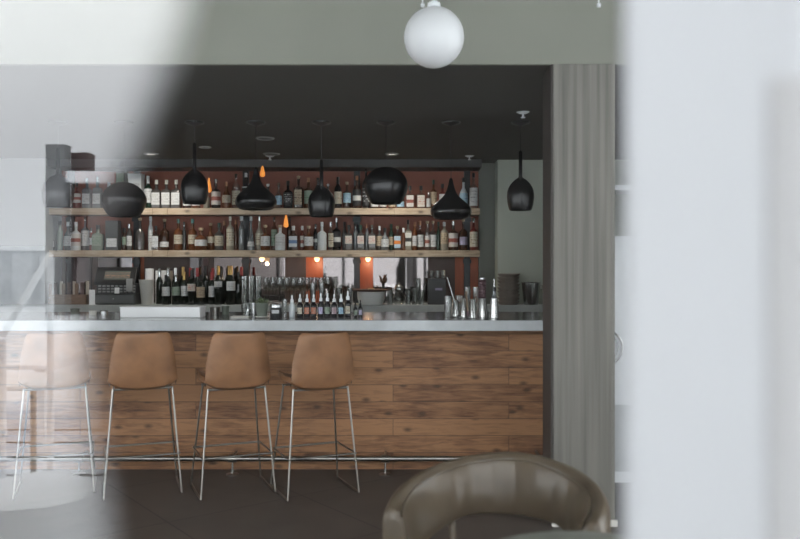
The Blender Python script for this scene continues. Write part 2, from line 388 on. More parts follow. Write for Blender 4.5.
for x in (-2.4, .55):
    for y in (-1.1, 1.1): obj('leg', B(x-.04, x+.04, y-.04, y+.04, 0, .72), M['white'], car, smooth=False)
for i in range(8):
    z = 3.4+i*.55
    o = struct('trim_%d' % (14+i), B(-14, rx(120,z), -z-.03, -z, -.03, -.022), M['graybldg'])

# ------------------------------------------------------------------ bar counter
BX0, BX1 = -5.3, 1.2
bar = thing('bar_counter', 'long bar clad in reclaimed wood planks', 'bar', (-1.5, 5.88, 0))
def LB(x0, x1, y0, y1, z0, z1, o=(-1.5,5.88,0)): return B(x0-o[0], x1-o[0], y0-o[1], y1-o[1], z0-o[2], z1-o[2])
obj('front_panel', LB(BX0, BX1, 5.88, 5.93, 0.0, 1.03), M['barwood'], bar, smooth=False)
obj('carcass', LB(BX0, BX1, 5.931, 6.5, .02, 1.03), M['brownpanel'], bar, smooth=False)
top = thing('worktop', 'thick zinc worktop running along the wooden bar', 'worktop', (-1.5, 5.7, 1.031))
obj('slab', LB(BX0, BX1, 5.7, 6.85, 1.031, 1.108, (-1.5,5.7,1.031)), M['zinc'], top, smooth=False, bevel=.003)
obj('front_edge', LB(BX0, BX1, 5.69, 5.6995, 1.035, 1.106, (-1.5,5.7,1.031)), M['zincedge'], top, smooth=False)
TOPZ = 1.108
# foot rail
fr = thing('foot_rail', 'steel foot rail on brackets in front of the wooden bar', 'rail', (0, 5.73, -.02))
obj('tube', T([(-5.2,0,.135),(1.15,0,.135)], .019, seg=14), M['darkchrome'], fr)
for x in (-4.5, -3.4, -2.3, -1.2, -.105, 1.0):
    b = obj('bracket', T([(x,0,.036),(x,0,.12)], .007), M['chrome'], fr)
    obj('flange', L([(.045,.021),(.045,.027),(.012,.036)], c=(x,0)), M['darkchrome'], b)
    c1 = bmesh.new(); tube(c1, [(x-.03,0,.135),(x+.03,0,.135)], .026, seg=14); tube(c1, [(x,0,.15),(x,.148,.15)], .009)
    obj('clamp', c1, M['darkchrome'], b)

# ------------------------------------------------------------------ bar stools
def make_stool():
    t = thing('bar_stool', 'x', 'bar stool', (0,0,0), 0, 'tan leather bar stools along the bar')
    # shell as one curved sheet
    prof = [(.215,.715,.37),(.19,.735,.39),(.10,.735,.41),(0,.722,.42),(-.10,.708,.42),(-.17,.703,.418),(-.205,.718,.418),(-.222,.76,.418),
            (-.235,.86,.40),(-.248,.95,.37),(-.258,1.02,.335),(-.261,1.047,.315),(-.262,1.06,.28)]
    bm = bmesh.new(); NU = 12; grid = []
    for k, (y, z, wd) in enumerate(prof):
        row = []
        for i in range(NU+1):
            u = -1 + 2*i/NU
            back = max(0, min(1, (k-5)/3)); seat = 1-back
            zz = z + seat*.035*abs(u)**2.5
            yy = y + back*.055*abs(u)**2.2
            if k in (0,): yy -= .03*u*u
            if k in (4,5,6): zz += .022*abs(u)**5
            row.append(bm.verts.new((u*wd/2, yy, zz)))
        grid.append(row)
    for k in range(len(grid)-1):
        for i in range(NU): bm.faces.new((grid[k][i], grid[k][i+1], grid[k+1][i+1], grid[k+1][i]))
    o = obj('seat_shell', bm, M['leather'], t)
    s = o.modifiers.new('solid', 'SOLIDIFY'); s.thickness = .03; s.offset = 0
    bv = o.modifiers.new('bevel', 'BEVEL'); bv.width = .009; bv.segments = 2; bv.limit_method = 'ANGLE'; bv.angle_limit = R(50)
    # stitched seam on the rear edge
    sm = []
    for k, (y, z, wd) in enumerate(prof[6:12]): sm.append((wd/2*.985, y+.055-.006, z))
    obj('seam', T(sm, .0035, seg=6), M['seam'], t)
    obj('seam', T([(-x, y, z) for x, y, z in sm], .0035, seg=6), M['seam'], t)
    rr = .0062
    for sgn in (-1, 1):
        n_t, n_f = (sgn*.185, -.145, .70), (sgn*.24, -.21, .012)
        f_t, f_f = (sgn*.175, .12, .70), (sgn*.24, .21, .012)
        obj('leg', T([n_t, n_f], rr), mat('satin steel rod', (.42,.4,.37), .3, 1.), t)
        obj('leg', T([f_t, f_f], rr), M['darkchrome'], t)
        obj('runner', T([n_f, (sgn*.24, 0, .008), f_f], .0075), M['darkchrome'], t)
    fz = .262; a = .229; bb = .188
    obj('footrest', T(fillet([(0,-bb,fz),(a,-bb,fz),(a,bb,fz),(-a,bb,fz),(-a,-bb,fz),(0,-bb,fz)], .012), .0065), M['darkchrome'], t)
    f = bmesh.new()
    for y in (-.145, .12): tube(f, [(-.185,y,.694),(.185,y,.694)], .008)
    tube(f, [(-.12,-.145,.694),(-.12,.12,.694)], .008); tube(f, [(.12,-.145,.694),(.12,.12,.694)], .008)
    obj('seat_frame', f, M['darkchrome'], t)
    return t
stool = make_stool()
stools = [(-.5735, 5.34, 23.8, 'tan leather bar stool nearest the tub armchair'),
          (-1.122, 5.355, 23, 'tan leather bar stool third from the armchair end, seat left edge just showing'),
          (-1.727, 5.355, 20, 'tan leather bar stool below the white box, seen straight from behind'),
          (-2.30, 5.355, 20, 'leftmost bar stool, half hidden by the pale street reflection')]
stools[1] = (-1.122, 5.355, 23, 'tan leather bar stool below the wine bottles, between two others')
for i, (x, y, a, lb) in enumerate(stools):
    o = stool if i == 0 else copy_tree(stool)
    o.location = (x, y, 0); o.rotation_euler.z = R(a); o['label'] = lb

# ------------------------------------------------------------------ tub chair
tc_ = thing('tub_chair', 'olive brown leather tub chair with pleated curved back', 'armchair', (.31, 2.66, 0))
def bandpts(th):
    s = (th-R(70))/R(105)            # -1 right end .. 1 left end
    rout = .375; rin = .375 - (.068 + .01*abs(s))
    zt = .775 - (.125 if s > 0 else .095)*abs(s)**1.5; zb = .545 - .21*max(0, abs(s)-.25)**1.4*1.5
    fl = .03*(1-abs(s))
    return rout+fl, rin+fl, zt, zb
bm = bmesh.new(); secs = []; NT = 64
for k in range(NT+1):
    th = R(-35) + R(210)*k/NT
    ro, ri, zt, zb = bandpts(th)
    pl = .005*abs(math.sin(th*13)) if R(20) < th < R(125) else 0
    c, s = math.cos(th), math.sin(th)
    zz = []
    mid = (ro+ri)/2; rise = .022
    prof = [(ri-.012,zb+.01),(ri-.02-pl,zb+(zt-zb)*.3),(ri-.014-pl,zb+(zt-zb)*.6),(ri+.0-pl*.5,zt-.035),(ri+.012,zt-.008),(mid-.01,zt+rise*.4),(mid+.015,zt+rise*.4),(ro-.012,zt-.006),(ro,zt-.03),(ro-.005,zb+(zt-zb)*.5),(ro-.02,zb+.015),(mid,zb)]
    secs.append([bm.verts.new((r_*c, r_*s, z)) for r_, z in prof])
for k in range(NT):
    for i in range(12):
        j = (i+1) % 12; bm.faces.new((secs[k][i], secs[k][j], secs[k+1][j], secs[k+1][i]))
bm.faces.new(secs[0]); bm.faces.new(list(reversed(secs[-1])))
bk = obj('backrest', bm, M['olive'], tc_); 
sb = bk.modifiers.new('sub', 'SUBSURF'); sb.levels = 1; sb.render_levels = 1
pp = []
for k in range(NT+1):
    th = R(-35)+R(210)*k/NT; ro, ri, zt, zb = bandpts(th); pp.append(((ri+.006)*math.cos(th), (ri+.006)*math.sin(th), zt-.01))
obj('piping', T(pp, .005, seg=6), M['olive'], bk)
obj('seat', L([(0,.28),(.27,.28),(.29,.30),(.295,.40),(.28,.435),(.2,.45),(0,.452)], seg=40), M['olive'], tc_)
for a in (-30, 30, 110, 170): obj('back_support', T([(.30*math.cos(R(a)), .30*math.sin(R(a)), .26),(.345*math.cos(R(a)), .345*math.sin(R(a)), .56)], .014), M['olive'], tc_)
for a in (25, 115, 205, 295): obj('leg', T([(.2*math.cos(R(a)), .2*math.sin(R(a)), .285),(.27*math.cos(R(a)), .27*math.sin(R(a)), 0)], .016), M['crate'], tc_)
# round table in front of it
rt = thing('side_table', 'round grey green table top at the bottom edge, before the tub chair', 'table', (.47, 1.91, 0))
obj('table_top', L([(0,.715),(.32,.715),(.33,.725),(.325,.74),(0,.741)], seg=48), mat('grey green table laminate', (.22,.23,.2), .3, var=.2, scale=14), rt)
obj('pole', L([(.03,.02),(.03,.715)]), M['black'], rt)
obj('base', L([(.21,0),(.21,.012),(.04,.03)], seg=28), M['black'], rt)

# ------------------------------------------------------------------ pendants
EGG = [(.0,.274),(.014,.273),(.032,.26),(.06,.24),(.084,.21),(.1,.18),(.108,.15),(.111,.11),(.107,.07),(.099,.03),(.088,0),(.084,0),(.094,.03),(.1,.08)]
ONION = [(.0,.345),(.012,.345),(.018,.30),(.034,.235),(.062,.185),(.115,.145),(.152,.105),(.165,.065),(.155,.03),(.125,.004),(.1,0),(.1,.01),(.14,.04)]
SPH = [(.0,.28),(.02,.28),(.08,.272),(.14,.235),(.172,.18),(.178,.14),(.172,.09),(.145,.035),(.115,.0),(.11,.0),(.135,.035),(.16,.09)]
FLAT = [(.0,.265),(.02,.265),(.08,.255),(.145,.21),(.175,.155),(.179,.13),(.17,.085),(.145,.035),(.11,.0),(.105,.0),(.135,.035),(.16,.09)]
pends = [(58,174,207,EGG,1.15,'egg-shaped black pendant lamp, first from the left, veiled by street reflection'),
 (124,182,217,FLAT,1.,'broad flattened black pendant lamp hiding the bottles left of the white box'),
 (194.5,169,204,EGG,1.,'egg-shaped black pendant lamp over the wine bottles'),
 (256,167,210,ONION,1.,'onion-shaped black pendant lamp left of the black bottle'),
 (321.5,186,217,EGG,1.,'egg-shaped black pendant lamp hanging lowest, between onion and ball lamps'),
 (386,167,204,SPH,1.,'large ball-shaped black pendant lamp near the middle of the bar'),
 (451,178,219.5,ONION,1.,'onion-shaped black pendant lamp in front of the shelf right end'),
 (520.5,177,210.5,EGG,1.,'egg-shaped black pendant lamp in front of the sage wall')]
PD = 6.4
for x, yt, yb, pr, sc_, lb in pends:
    X, zb = px(x,PD), pz(yb,PD)
    t = thing('pendant_lamp', lb, 'pendant lamp', (X, PD, zb), 0, 'black pendant lamps over the bar')
    H = (yb-yt)/FPX*PD; s = H/max(z for r, z in pr)
    ws = {id(EGG):.108/.109, id(ONION):.170/.165, id(SPH):.177/.178, id(FLAT):.178/.179}[id(pr)]*(1.12 if sc_ > 1 else 1)
    sh = obj('lamp_shade', L([(r*ws, z*s) for r, z in pr], seg=36, cap=False), M['pendant'], t)
    m_ = sh.modifiers.new('sub','SUBSURF'); m_.levels = m_.render_levels = 1
    if pr is EGG: obj('stem', L([(.015,H-.01),(.014,H+.2),(.006,H+.21)], seg=12), M['pendant'], t)
    obj('cord', L([(.0022,H-.01),(.0022,LINT-zb-.02)], seg=6), M['black'], t)
    obj('canopy', L([(0,LINT-zb-.035),(.02,LINT-zb-.03),(.06,LINT-zb-.016),(.072,LINT-zb-.012),(.075,LINT-zb-.0005)], seg=24), M['black'], t)
    obj('bulb', L([(0,.05),(.02,.06),(.025,.085),(.015,.12),(.012,.15)], seg=12, cap=False), M['cream'], t)

# white globe lamp in the dining room
GD = 3.6; X = px(434,GD); zc = pz(37.5,GD); r = 30/FPX*GD
t = thing('globe_lamp', 'white opal globe lamp on a short white stem', 'lamp', (X, GD, zc-r))
obj('globe', L([(max(0,r*math.sin(R(a))), r-r*math.cos(R(a))) for a in range(0,181,10)], seg=36, cap=False), M['opal'], t)
obj('collar', L([(.03,2*r-.008),(.028,2*r+.018),(.012,2*r+.03)], seg=20), M['white'], t)
obj('stem', L([(.007,2*r+.02),(.007,3.55-(zc-r))], seg=10), M['white'], t)
tr = thing('ceiling_track', 'white lighting track crossing the dining room ceiling', 'track', (X, GD, 0))
obj('rail', B(-3, 2.2, -.02, .02, 3.47, 3.549), M['white'], tr, smooth=False)
# small fittings at the photo's top edge
for x, lb in ((423, 'small white hanging fitting just left of the globe lamp stem'), (602, 'small white hanging fitting at the top above the grey column')):
    t = thing('ceiling_fitting', lb, 'ceiling fitting', (px(x,GD), GD+.06, pz(3,GD)))
    obj('cap', L([(0,0),(.008,.002),(.01,.012),(.005,.02)], seg=12), M['white'], t)
    obj('rod', L([(.003,.015),(.003,3.55-pz(3,GD))], seg=8), M['white'], t)

# ceiling fittings in the bar
def cpos(x, y):
    D = FPX*(LINT-CAMZ)/(HY-y); return px(x, D), D
for x, y, rr_, m_, lb in ((151,153.5,.075,M['downlight'],'lit round downlight above the flattened pendant lamp'),(265,138,.085,M['greyring'],'grey ringed ceiling recess nearest the viewer, above the onion lamp'),
                    (273,155,.085,M['greyring'],'faint ringed ceiling recess just in front of the beam'),(392,156,.07,M['downlight'],'lit round downlight above the ball pendant lamp'),
                    (205,147,.06,M['greyring'],'dim round ceiling recess right of the lit left downlight')):
    X, D = cpos(x, y)
    if D > 8.15: D = 8.15
    t = thing('recessed_downlight', lb, 'downlight', (X, D, LINT))
    if m_ is M['downlight']:
        la = bpy.data.lights.new('downlight_lamp', 'AREA'); la.shape = 'DISK'; la.size = .1; la.energy = 10; la.color = (1,.93,.84); la.spread = R(150)
        lo = bpy.data.objects.new('downlight_lamp', la); COL.objects.link(lo); lo.parent = t; lo.location = (0,0,-.02)
    bm = L([(rr_-.02,-.004),(rr_-.015,-.012),(rr_,-.006),(rr_,-.0005)], seg=28, cap=False)
    obj('trim_ring', bm, M['greyring'], t)
    obj('lens', L([(0,-.003),(rr_-.018,-.004)], seg=24, cap=False), m_ if m_ is M['downlight'] else M['beam'], t)
for x, y, lb in ((277,162,'small white sprinkler in front of the beam above the onion lamp'),(465,163,'small white sprinkler near the shelf right end'),(523,112,'white ceiling sprinkler nearest the grey column')):
    X, D = cpos(x, y)
    if D > 8.4: D = 8.3
    t = thing('sprinkler', lb, 'sprinkler', (X, D, LINT))
    obj('escutcheon', L([(0,-.014),(.03,-.012),(.05,-.0005)], seg=20, cap=False), M['white'], t)
    obj('nozzle', L([(.016,-.045),(.02,-.04),(.008,-.035),(.008,-.012)], seg=12), M['white'], t)

# ------------------------------------------------------------------ back bar: posts, shelves, backsplash, back counter
SX0, SX1 = px(45.3,8.6)+.03, px(480,8.6)
SD = 8.6; US, MS = 2.131, 1.677
for z, lb in ((US,'pale wooden upper bottle shelf'),(MS,'pale wooden middle bottle shelf')):
    s = thing('shelf', lb, 'shelf', (-1.7, 8.6, z-.072))
    obj('board', B(SX0+1.7, -1.7+.9, 0, .255, 0, .0715), M['shelfwood'], s, smooth=False, bevel=.003)
    o = obj('board', B(-.797, SX1+1.7, 0, .255, 0, .0715), M['shelfwood'], s, smooth=False, bevel=.003)
for x, lb in ((71,'dark steel shelf post at the far left'),(137,'dark steel shelf post behind the white box'),(246,'dark steel shelf post right of the wine bottles'),(357,'dark steel shelf post left of the ball lamp'),(467,'dark steel shelf post at the shelves right end')):
    X = px(x,8.88); t = thing('shelf_post', lb, 'post', (X, 8.885, 1.1), 0, 'dark steel posts behind the shelves')
    obj('upright', B(-.033,.033,-.025,.015,0,LINT-.087-1.1), M['post'], t, smooth=False)
    for z in (US-.13-1.1, MS-.14-1.1): obj('bracket', B(-.045,.045,-.04,-.026,z,z+.045), M['post'], t, smooth=False)
BCZ = 1.10
bs = thing('backsplash', 'wall of smoked mirrors and panels coloured as orange bulb glow behind the back counter', 'backsplash', (-1.7, YB, BCZ))
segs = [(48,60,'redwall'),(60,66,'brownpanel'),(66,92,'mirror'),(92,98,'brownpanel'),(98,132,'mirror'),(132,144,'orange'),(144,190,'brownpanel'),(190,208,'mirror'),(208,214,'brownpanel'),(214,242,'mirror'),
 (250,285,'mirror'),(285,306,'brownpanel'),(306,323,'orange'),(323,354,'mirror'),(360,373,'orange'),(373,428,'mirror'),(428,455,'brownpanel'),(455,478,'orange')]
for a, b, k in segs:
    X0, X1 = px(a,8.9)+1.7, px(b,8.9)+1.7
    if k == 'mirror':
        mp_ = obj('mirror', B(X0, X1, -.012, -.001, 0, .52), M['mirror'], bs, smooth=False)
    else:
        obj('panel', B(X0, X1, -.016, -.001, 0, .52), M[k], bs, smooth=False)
bc = thing('back_counter', 'pale grey stone back counter under the bottle shelves', 'counter', (-1.5, 8.3, 0))
obj('countertop', LB(BX0, 2.6, 8.3, 8.599, BCZ-.075, BCZ, (-1.5,8.3,0)), mat('grey stone back counter', (.42,.44,.42), .35, var=.1, scale=6), bc, smooth=False, bevel=.003)
obj('countertop', LB(BX0, .874, 8.599, 8.918, BCZ-.075, BCZ, (-1.5,8.3,0)), MATS['grey stone back counter'], bc, smooth=False)
obj('cabinet', LB(BX0, 2.6, 8.36, 8.599, 0, BCZ-.0755, (-1.5,8.3,0)), M['brownpanel'], bc, smooth=False)
# bulbs under the middle shelf
for x, lb in ((262,'warm bulb under the middle shelf right of the wine bottles'),(317,'warm bulb under the middle shelf beside the painted orange glow'),(368,'warm bulb under the middle shelf above the white bowl')):
    t = thing('shelf_bulb', lb, 'light bulb', (px(x,8.74), 8.74, MS-.072))
    obj('bulb', L([(0,-.048),(.018,-.042),(.03,-.025),(.032,-.012),(.02,-.004)], seg=16), M['bulb'], t)
    la = bpy.data.lights.new('shelf_bulb_light', 'POINT'); la.energy = 1.7; la.color = (1,.72,.45); la.shadow_soft_size = .02
    lo = bpy.data.objects.new('shelf_bulb_light', la); COL.objects.link(lo); lo.parent = t; lo.location = (0,-.005,-.07)
    obj('socket', L([(.02,-.006),(.02,-.0005)], seg=12), M['brass'], t)
for x, y0, y1, D, zt, lb in ((209,178,192.5,8.53,LINT-.086,'orange teardrop glow standing for a lamp reflection, beside the egg-shaped pendant over the wine'),(262.5,166,177,8.53,LINT-.086,'orange teardrop glow standing for a lamp reflection, half behind the onion pendant neck'),(286,214,227.5,8.645,US-.073,'orange teardrop glow standing for a lamp reflection, under the upper shelf')):
    t = thing('teardrop_glow', lb, 'lamp', (px(x,D), D, pz(y1,D)), 0, 'small orange teardrop glows standing for lamp reflections')  # added glowing drops in place of lamp reflections
    h = (y1-y0)/FPX*D
    obj('glass', L([(0,0),(.018,.004),(.027,.018),(.026,.04),(.017,.085),(.007,h)], seg=16), M['amber'], t)
    if zt-pz(y1,D) > h+.01: obj('cord', L([(.0015,h-.005),(.0015,zt-pz(y1,D))], seg=6), M['black'], t)

# ------------------------------------------------------------------ bottles
glassmat('clear bottle glass', (.86,.88,.87), .13, .06)
GL = {'clear':MATS['clear bottle glass'],
 'amber':mat('amber liquor glass', (.11,.04,.016), .12, var=.2, scale=20), 'brown':mat('dark brown bottle glass', (.035,.016,.01), .12, var=.2, scale=20),
 'green':mat('dark green bottle glass', (.012,.03,.018), .12), 'black':mat('black bottle glass', (.008,.008,.01), .14),
 'palegreen':mat('pale green bottle glass', (.17,.2,.165), .2), 'white':mat('frosted white bottle', (.62,.66,.67), .4), 'red':mat('ruby bottle glass', (.13,.025,.02), .15),
 'smoke':mat('smoky clear glass', (.07,.066,.064), .1, var=.35, scale=25), 'cream':mat('cream glazed bottle', (.26,.24,.19), .4), 'wine':mat('wine bottle glass', (.008,.012,.009), .14),
 'silver':mat('silvery clear glass', (.2,.215,.22), .12, .3, var=.2, scale=25)}
CAPS = {'black':M['black'],'white':M['white'],'cork':mat('pale cork stopper', (.5,.38,.25), .7),'copper':mat('copper capsule', (.5,.24,.13), .35, .7),'silver':M['steel'],
 'teal':mat('teal foil capsule', (.12,.3,.27), .4),'green':mat('dark green capsule', (.02,.07,.045), .4),'red':mat('red foil capsule', (.3,.03,.03), .4),'gold':mat('gold capsule', (.5,.33,.12), .35, .8),'cream':M['cream']}
LBL = {'white':labelmat('white printed label', (.6,.61,.61), (.3,.3,.3)),'cream':labelmat('cream printed label', (.48,.44,.35), (.2,.14,.1)),
 'blue':labelmat('pale blue printed label', (.35,.52,.62), (.12,.2,.4)),'beige':labelmat('beige printed label', (.45,.36,.25), (.12,.07,.05)),'black':labelmat('black printed label', (.03,.03,.032), (.6,.6,.6)),
 'redwhite':labelmat('white label with a red band', (.55,.53,.5), (.25,.07,.05), 'band'),'orange':labelmat('blue label with an orange band', (.45,.58,.68), (.75,.25,.05), 'band'),
 'green':labelmat('green printed label', (.25,.3,.24), (.1,.2,.12)),'lavender':labelmat('lavender label', (.33,.31,.42), (.25,.2,.35)),'bluewhite':labelmat('white label with a blue band', (.7,.73,.76), (.15,.25,.45), 'band'),
 'blackwhite':labelmat('black label with a white band', (.025,.025,.028), (.65,.65,.63), 'band'),'diamond':labelmat('white label with a black emblem', (.66,.66,.62), (.04,.04,.04), 'band'),
 'redsq':labelmat('cream label with a red square', (.62,.58,.52), (.5,.12,.1)),'pink':labelmat('pink label', (.42,.32,.34), (.3,.2,.25)),'salmon':labelmat('salmon label', (.45,.17,.1), (.3,.3,.28))}
CACHE = {}
def key_obj(name, key, make, m, parent):
    if key not in CACHE:
        o = obj(name, make(), m, parent); CACHE[key] = o; return o
    o = CACHE[key].copy(); o.name = name; COL.objects.link(o); o.parent = parent
    return o
def bottle(D, base_z, x, wpx, top, style, glass, cap, label, lab0, lab1, text, group, dy=0, name='bottle', ybase=None, cat='bottle'):
    """x centre, wpx width and top in photo pixels; lab0 lab1 rows of the label"""
    Dd = D + dy; X = px(x, Dd); w2 = wpx/FPX*Dd/2; H = pz(top, Dd) - base_z
    t = thing(name, text, cat, (X, Dd, base_z + .0008), 0, group)
    ch = min(.03, H*.13); nr = max(.0085, w2*.3)
    S = style
    if S == 'wine': body, sh = H*.60, H*.16; nr = .014
    elif S == 'tall': body, sh = H*.62, H*.12
    elif S == 'squat': body, sh = H*.55, H*.12
    elif S == 'slim': body, sh = H*.6, H*.2; nr = max(.007, w2*.5)
    elif S == 'cone': body, sh = H*.12, H*.55
    elif S == 'round': body, sh = H*.5, H*.15
    else: body, sh = H*.58, H*.1
    neck_top = H - ch
    if S == 'square':
        bm = bmesh.new()
        def ring(hw, hd, z):
            c = hw*.25; return [bm.verts.new(p) for p in ((-hw+c,-hd,z),(hw-c,-hd,z),(hw,-hd+c,z),(hw,hd-c,z),(hw-c,hd,z),(-hw+c,hd,z),(-hw,hd-c,z),(-hw,-hd+c,z))]
        def cring(r, z): return [bm.verts.new((r*math.cos(R(a)), r*math.sin(R(a)), z)) for a in (247.5,292.5,337.5,22.5,67.5,112.5,157.5,202.5)]
        rings = [ring(w2*.95,w2*.75,0), ring(w2,w2*.8,.006), ring(w2,w2*.8,body), ring(w2*.85,w2*.65,body+sh*.6), cring(nr*1.3,body+sh), cring(nr,body+sh*1.25), cring(nr,neck_top)]
        for k in range(len(rings)-1):
            for i in range(8): bm.faces.new((rings[k][i], rings[k][(i+1)%8], rings[k+1][(i+1)%8], rings[k+1][i]))
        bm.faces.new(rings[0]); bm.faces.new(rings[-1])
        obj('glass_body', bm, GL[glass], t)
    else:
        if S == 'round': prof = [(w2*.7,0),(w2*.9,.01),(w2,body*.5),(w2*.92,body),(w2*.6,body+sh*.7),(nr,body+sh*1.2),(nr,neck_top)]
        elif S == 'cone': prof = [(w2*.95,0),(w2,.01),(w2*.9,body),(w2*.5,body+sh*.6),(nr,body+sh),(nr,neck_top)]
        else: prof = [(w2*.93,0),(w2,.006),(w2,body),(w2*.9,body+sh*.35),(w2*.55,body+sh*.75),(nr,body+sh*1.15),(nr,neck_top)]
        obj('glass_body', L(prof, seg=16), GL[glass], t)
    cr = nr*1.18
    if S in ('wine',): cp = [(cr,neck_top-H*.16),(cr,H-.004),(cr*.9,H)]
    elif cap == 'cork' or S == 'squat': cp = [(nr*.9,neck_top),(cr*1.15,neck_top+ch*.3),(cr*1.2,H-.003),(cr,H)]
    else: cp = [(cr,neck_top-ch*.6),(cr,H-.002),(cr*.9,H)]
    obj('cap', L(cp, seg=12), CAPS[cap], t)
    if label:
        z1 = min(pz(lab0, Dd)-base_z, body*1.0); z0 = max(.008, pz(lab1, Dd)-base_z)
        if S == 'square': bm = B(-w2*.86, w2*.86, -w2*.8-.0015, -w2*.8+.001, z0, z1)
        elif S == 'cone': bm = L([(w2*1.0,z0),(w2*.93,body),(w2*.76,body+sh*.25)], seg=16, a0=R(190), a1=R(350), cap=False)
        elif S == 'round': bm = L([(w2*1.02,z0),(w2*1.03,(z0+z1)/2),(w2*.97,z1)], seg=16, a0=R(190), a1=R(350), cap=False)
        else: bm = L([(w2*1.025,z0),(w2*1.025,z1)], seg=18, a0=R(185), a1=R(355), cap=False)
        obj('label', bm, LBL[label], t)
    return t
def shelf_row(rows, D, base, group, place):
    """rows: x w top style glass cap label l0 l1 short-description [dy]; labels are made unique by what stands at their left"""
    seen = set(); placed = []
    def free(x, wd, dy, D):
        for c in [dy, dy+.02, dy-.02, dy+.04, dy-.04, dy+.06, dy+.08, dy-.06, dy+.1, .11, -.07]:
            if not -.075 <= c <= .105: continue
            Dd = D+c; X = px(x,Dd); r_ = wd/FPX*Dd/2*1.04
            if all(math.hypot(X-a, Dd-b) > r_+q for a, b, q in placed): break
        placed.append((X, Dd, r_)); return c
    for i, r in enumerate(rows):
        x, wd, top, st, gl, cp, lb, l0, l1, desc = r[:10]; dy = r[10] if len(r) > 10 else 0
        left = rows[i-1][9] if i else None
        text = desc + (', right of ' + left if left else ', leftmost on ' + place)
        if len(text.split()) > 16: text = ' '.join(text.split()[:16])
        assert text not in seen, text
        seen.add(text)
        dy = free(x, wd, dy, D)
        bottle(D, base, x, wd, max(top, 216.5) if base < 2 else top, st, gl, cp, lb, l0, l1, text, group, dy)
U = [
 (77,7.5,183,'std','red','silver','redwhite',190,203,'silver-capped red bottle with white lower label'),
 (87,8.5,178,'square','silver','silver','white',194,204,'clear square bottle with white label veiled by reflection'),
 (97.5,8.5,177,'square','silver','silver','white',194,204,'clear square bottle with dark stopper and pale label'),
 (109,8,183,'std','amber','white','white',193,204,'white-capped bottle half behind the flattened lamp'),
 (148,8,176,'wine','green','white','white',189,203,'green bottle with white cap and label'),
 (156.5,9.4,180,'square','smoke','cream','white',193,205,'first of three square white-labelled decanters'),
 (166.5,9.4,180,'square','smoke','cream','white',193,205,'middle one of three square white-labelled decanters'),
 (176.3,9.4,180,'square','smoke','cream','white',193,205,'last of three square white-labelled decanters'),
 (187,8,188,'squat','brown','black','white',198,206,'short bottle mostly behind the egg lamp'),
 (196,8,188,'squat','amber','black','white',198,206,'short amber bottle behind the egg lamp'),
 (206.5,6,192,'slim','cream','black',None,0,0,'narrow cream bottle below the orange glow'),
 (216,9,179,'std','black','silver','redwhite',192,205,'dark bottle with silver stopper and red-white label'),
 (226.5,8.6,182,'round','amber','copper','cream',194,203,'round amber bottle with copper cap'),
 (236,8,174,'tall','clear','silver','cream',191,205,'tall clear bottle with colourful cream label'),
 (246,8,173,'std','black','white','white',184,187,'dark bottle half behind the onion lamp'),
 (268,8,184,'squat','smoke','white',None,0,0,'white-stoppered bottle behind the onion lamp shoulder'),
 (278.7,7,183,'round','clear','silver','blue',195,205,'clear bottle with pale blue label'),
 (288,9,181,'std','black','black','black',190,205,'all-black bottle'),
 (298.5,8.6,176,'square','brown','cork','beige',190,205,'brown square bottle with two beige labels'),
 (308.5,8.6,178,'std','amber','copper','green',190,204,'copper-capped bottle with green-cream label'),
 (318,8,178,'wine','black','silver',None,0,0,'dark bottle behind the low egg lamp'),
 (328,8,184,'squat','smoke','silver',None,0,0,'silver-topped bottle beside the low egg lamp'),
 (338,7.4,177,'wine','black','black','cream',192,204,'dark wine-shaped bottle with oval cream label'),
 (347,7.6,182,'std','clear','cork','blue',190,203,'clear bottle with wide stopper and blue label'),
 (357,8.4,176,'std','brown','copper','blackwhite',188,206,'brown bottle with black and white label'),
 (366,7.2,168,'tall','black','silver','black',185,206,'tall black bottle with fine pattern'),
 (374.5,8,186,'squat','brown','black','white',200,207,'bottle with white label under the ball lamp'),
 (383,7,186,'squat','brown','copper','redwhite',200,207,'brown bottle base with red-white label under ball lamp'),
 (392,7,186,'squat','amber','cork','beige',200,207,'amber bottle base with beige label under ball lamp'),
 (400.5,7.6,186,'squat','clear','silver','blue',202,207,'blue-labelled bottle just left of two black-capped ones'),
 (410,8,186,'square','clear','black','redwhite',193,207,'first black-capped clear bottle with red-white label'),
 (421,8.4,186,'square','clear','black','redsq',193,207,'second black-capped clear bottle with red emblem'),
 (428.6,4.5,192,'slim','clear','silver','white',197,207,'slim clear bottle with pale edge'),
 (433.5,6.6,180,'std','amber','green','beige',191,204,'green-capped bottle with beige label'),
 (442.5,8,184,'square','red','black','white',194,206,'red bottle with big black cap'),
 (463.5,8,178,'round','white','black','blue',192,204,'round-shouldered bottle with pale blue label'),
 (473.5,8,173,'std','clear','black','white',188,206,'tall bottle with long white label'),
]
BD = 8.72
shelf_row(U, BD, US, 'liquor bottles on the upper shelf', 'upper shelf')
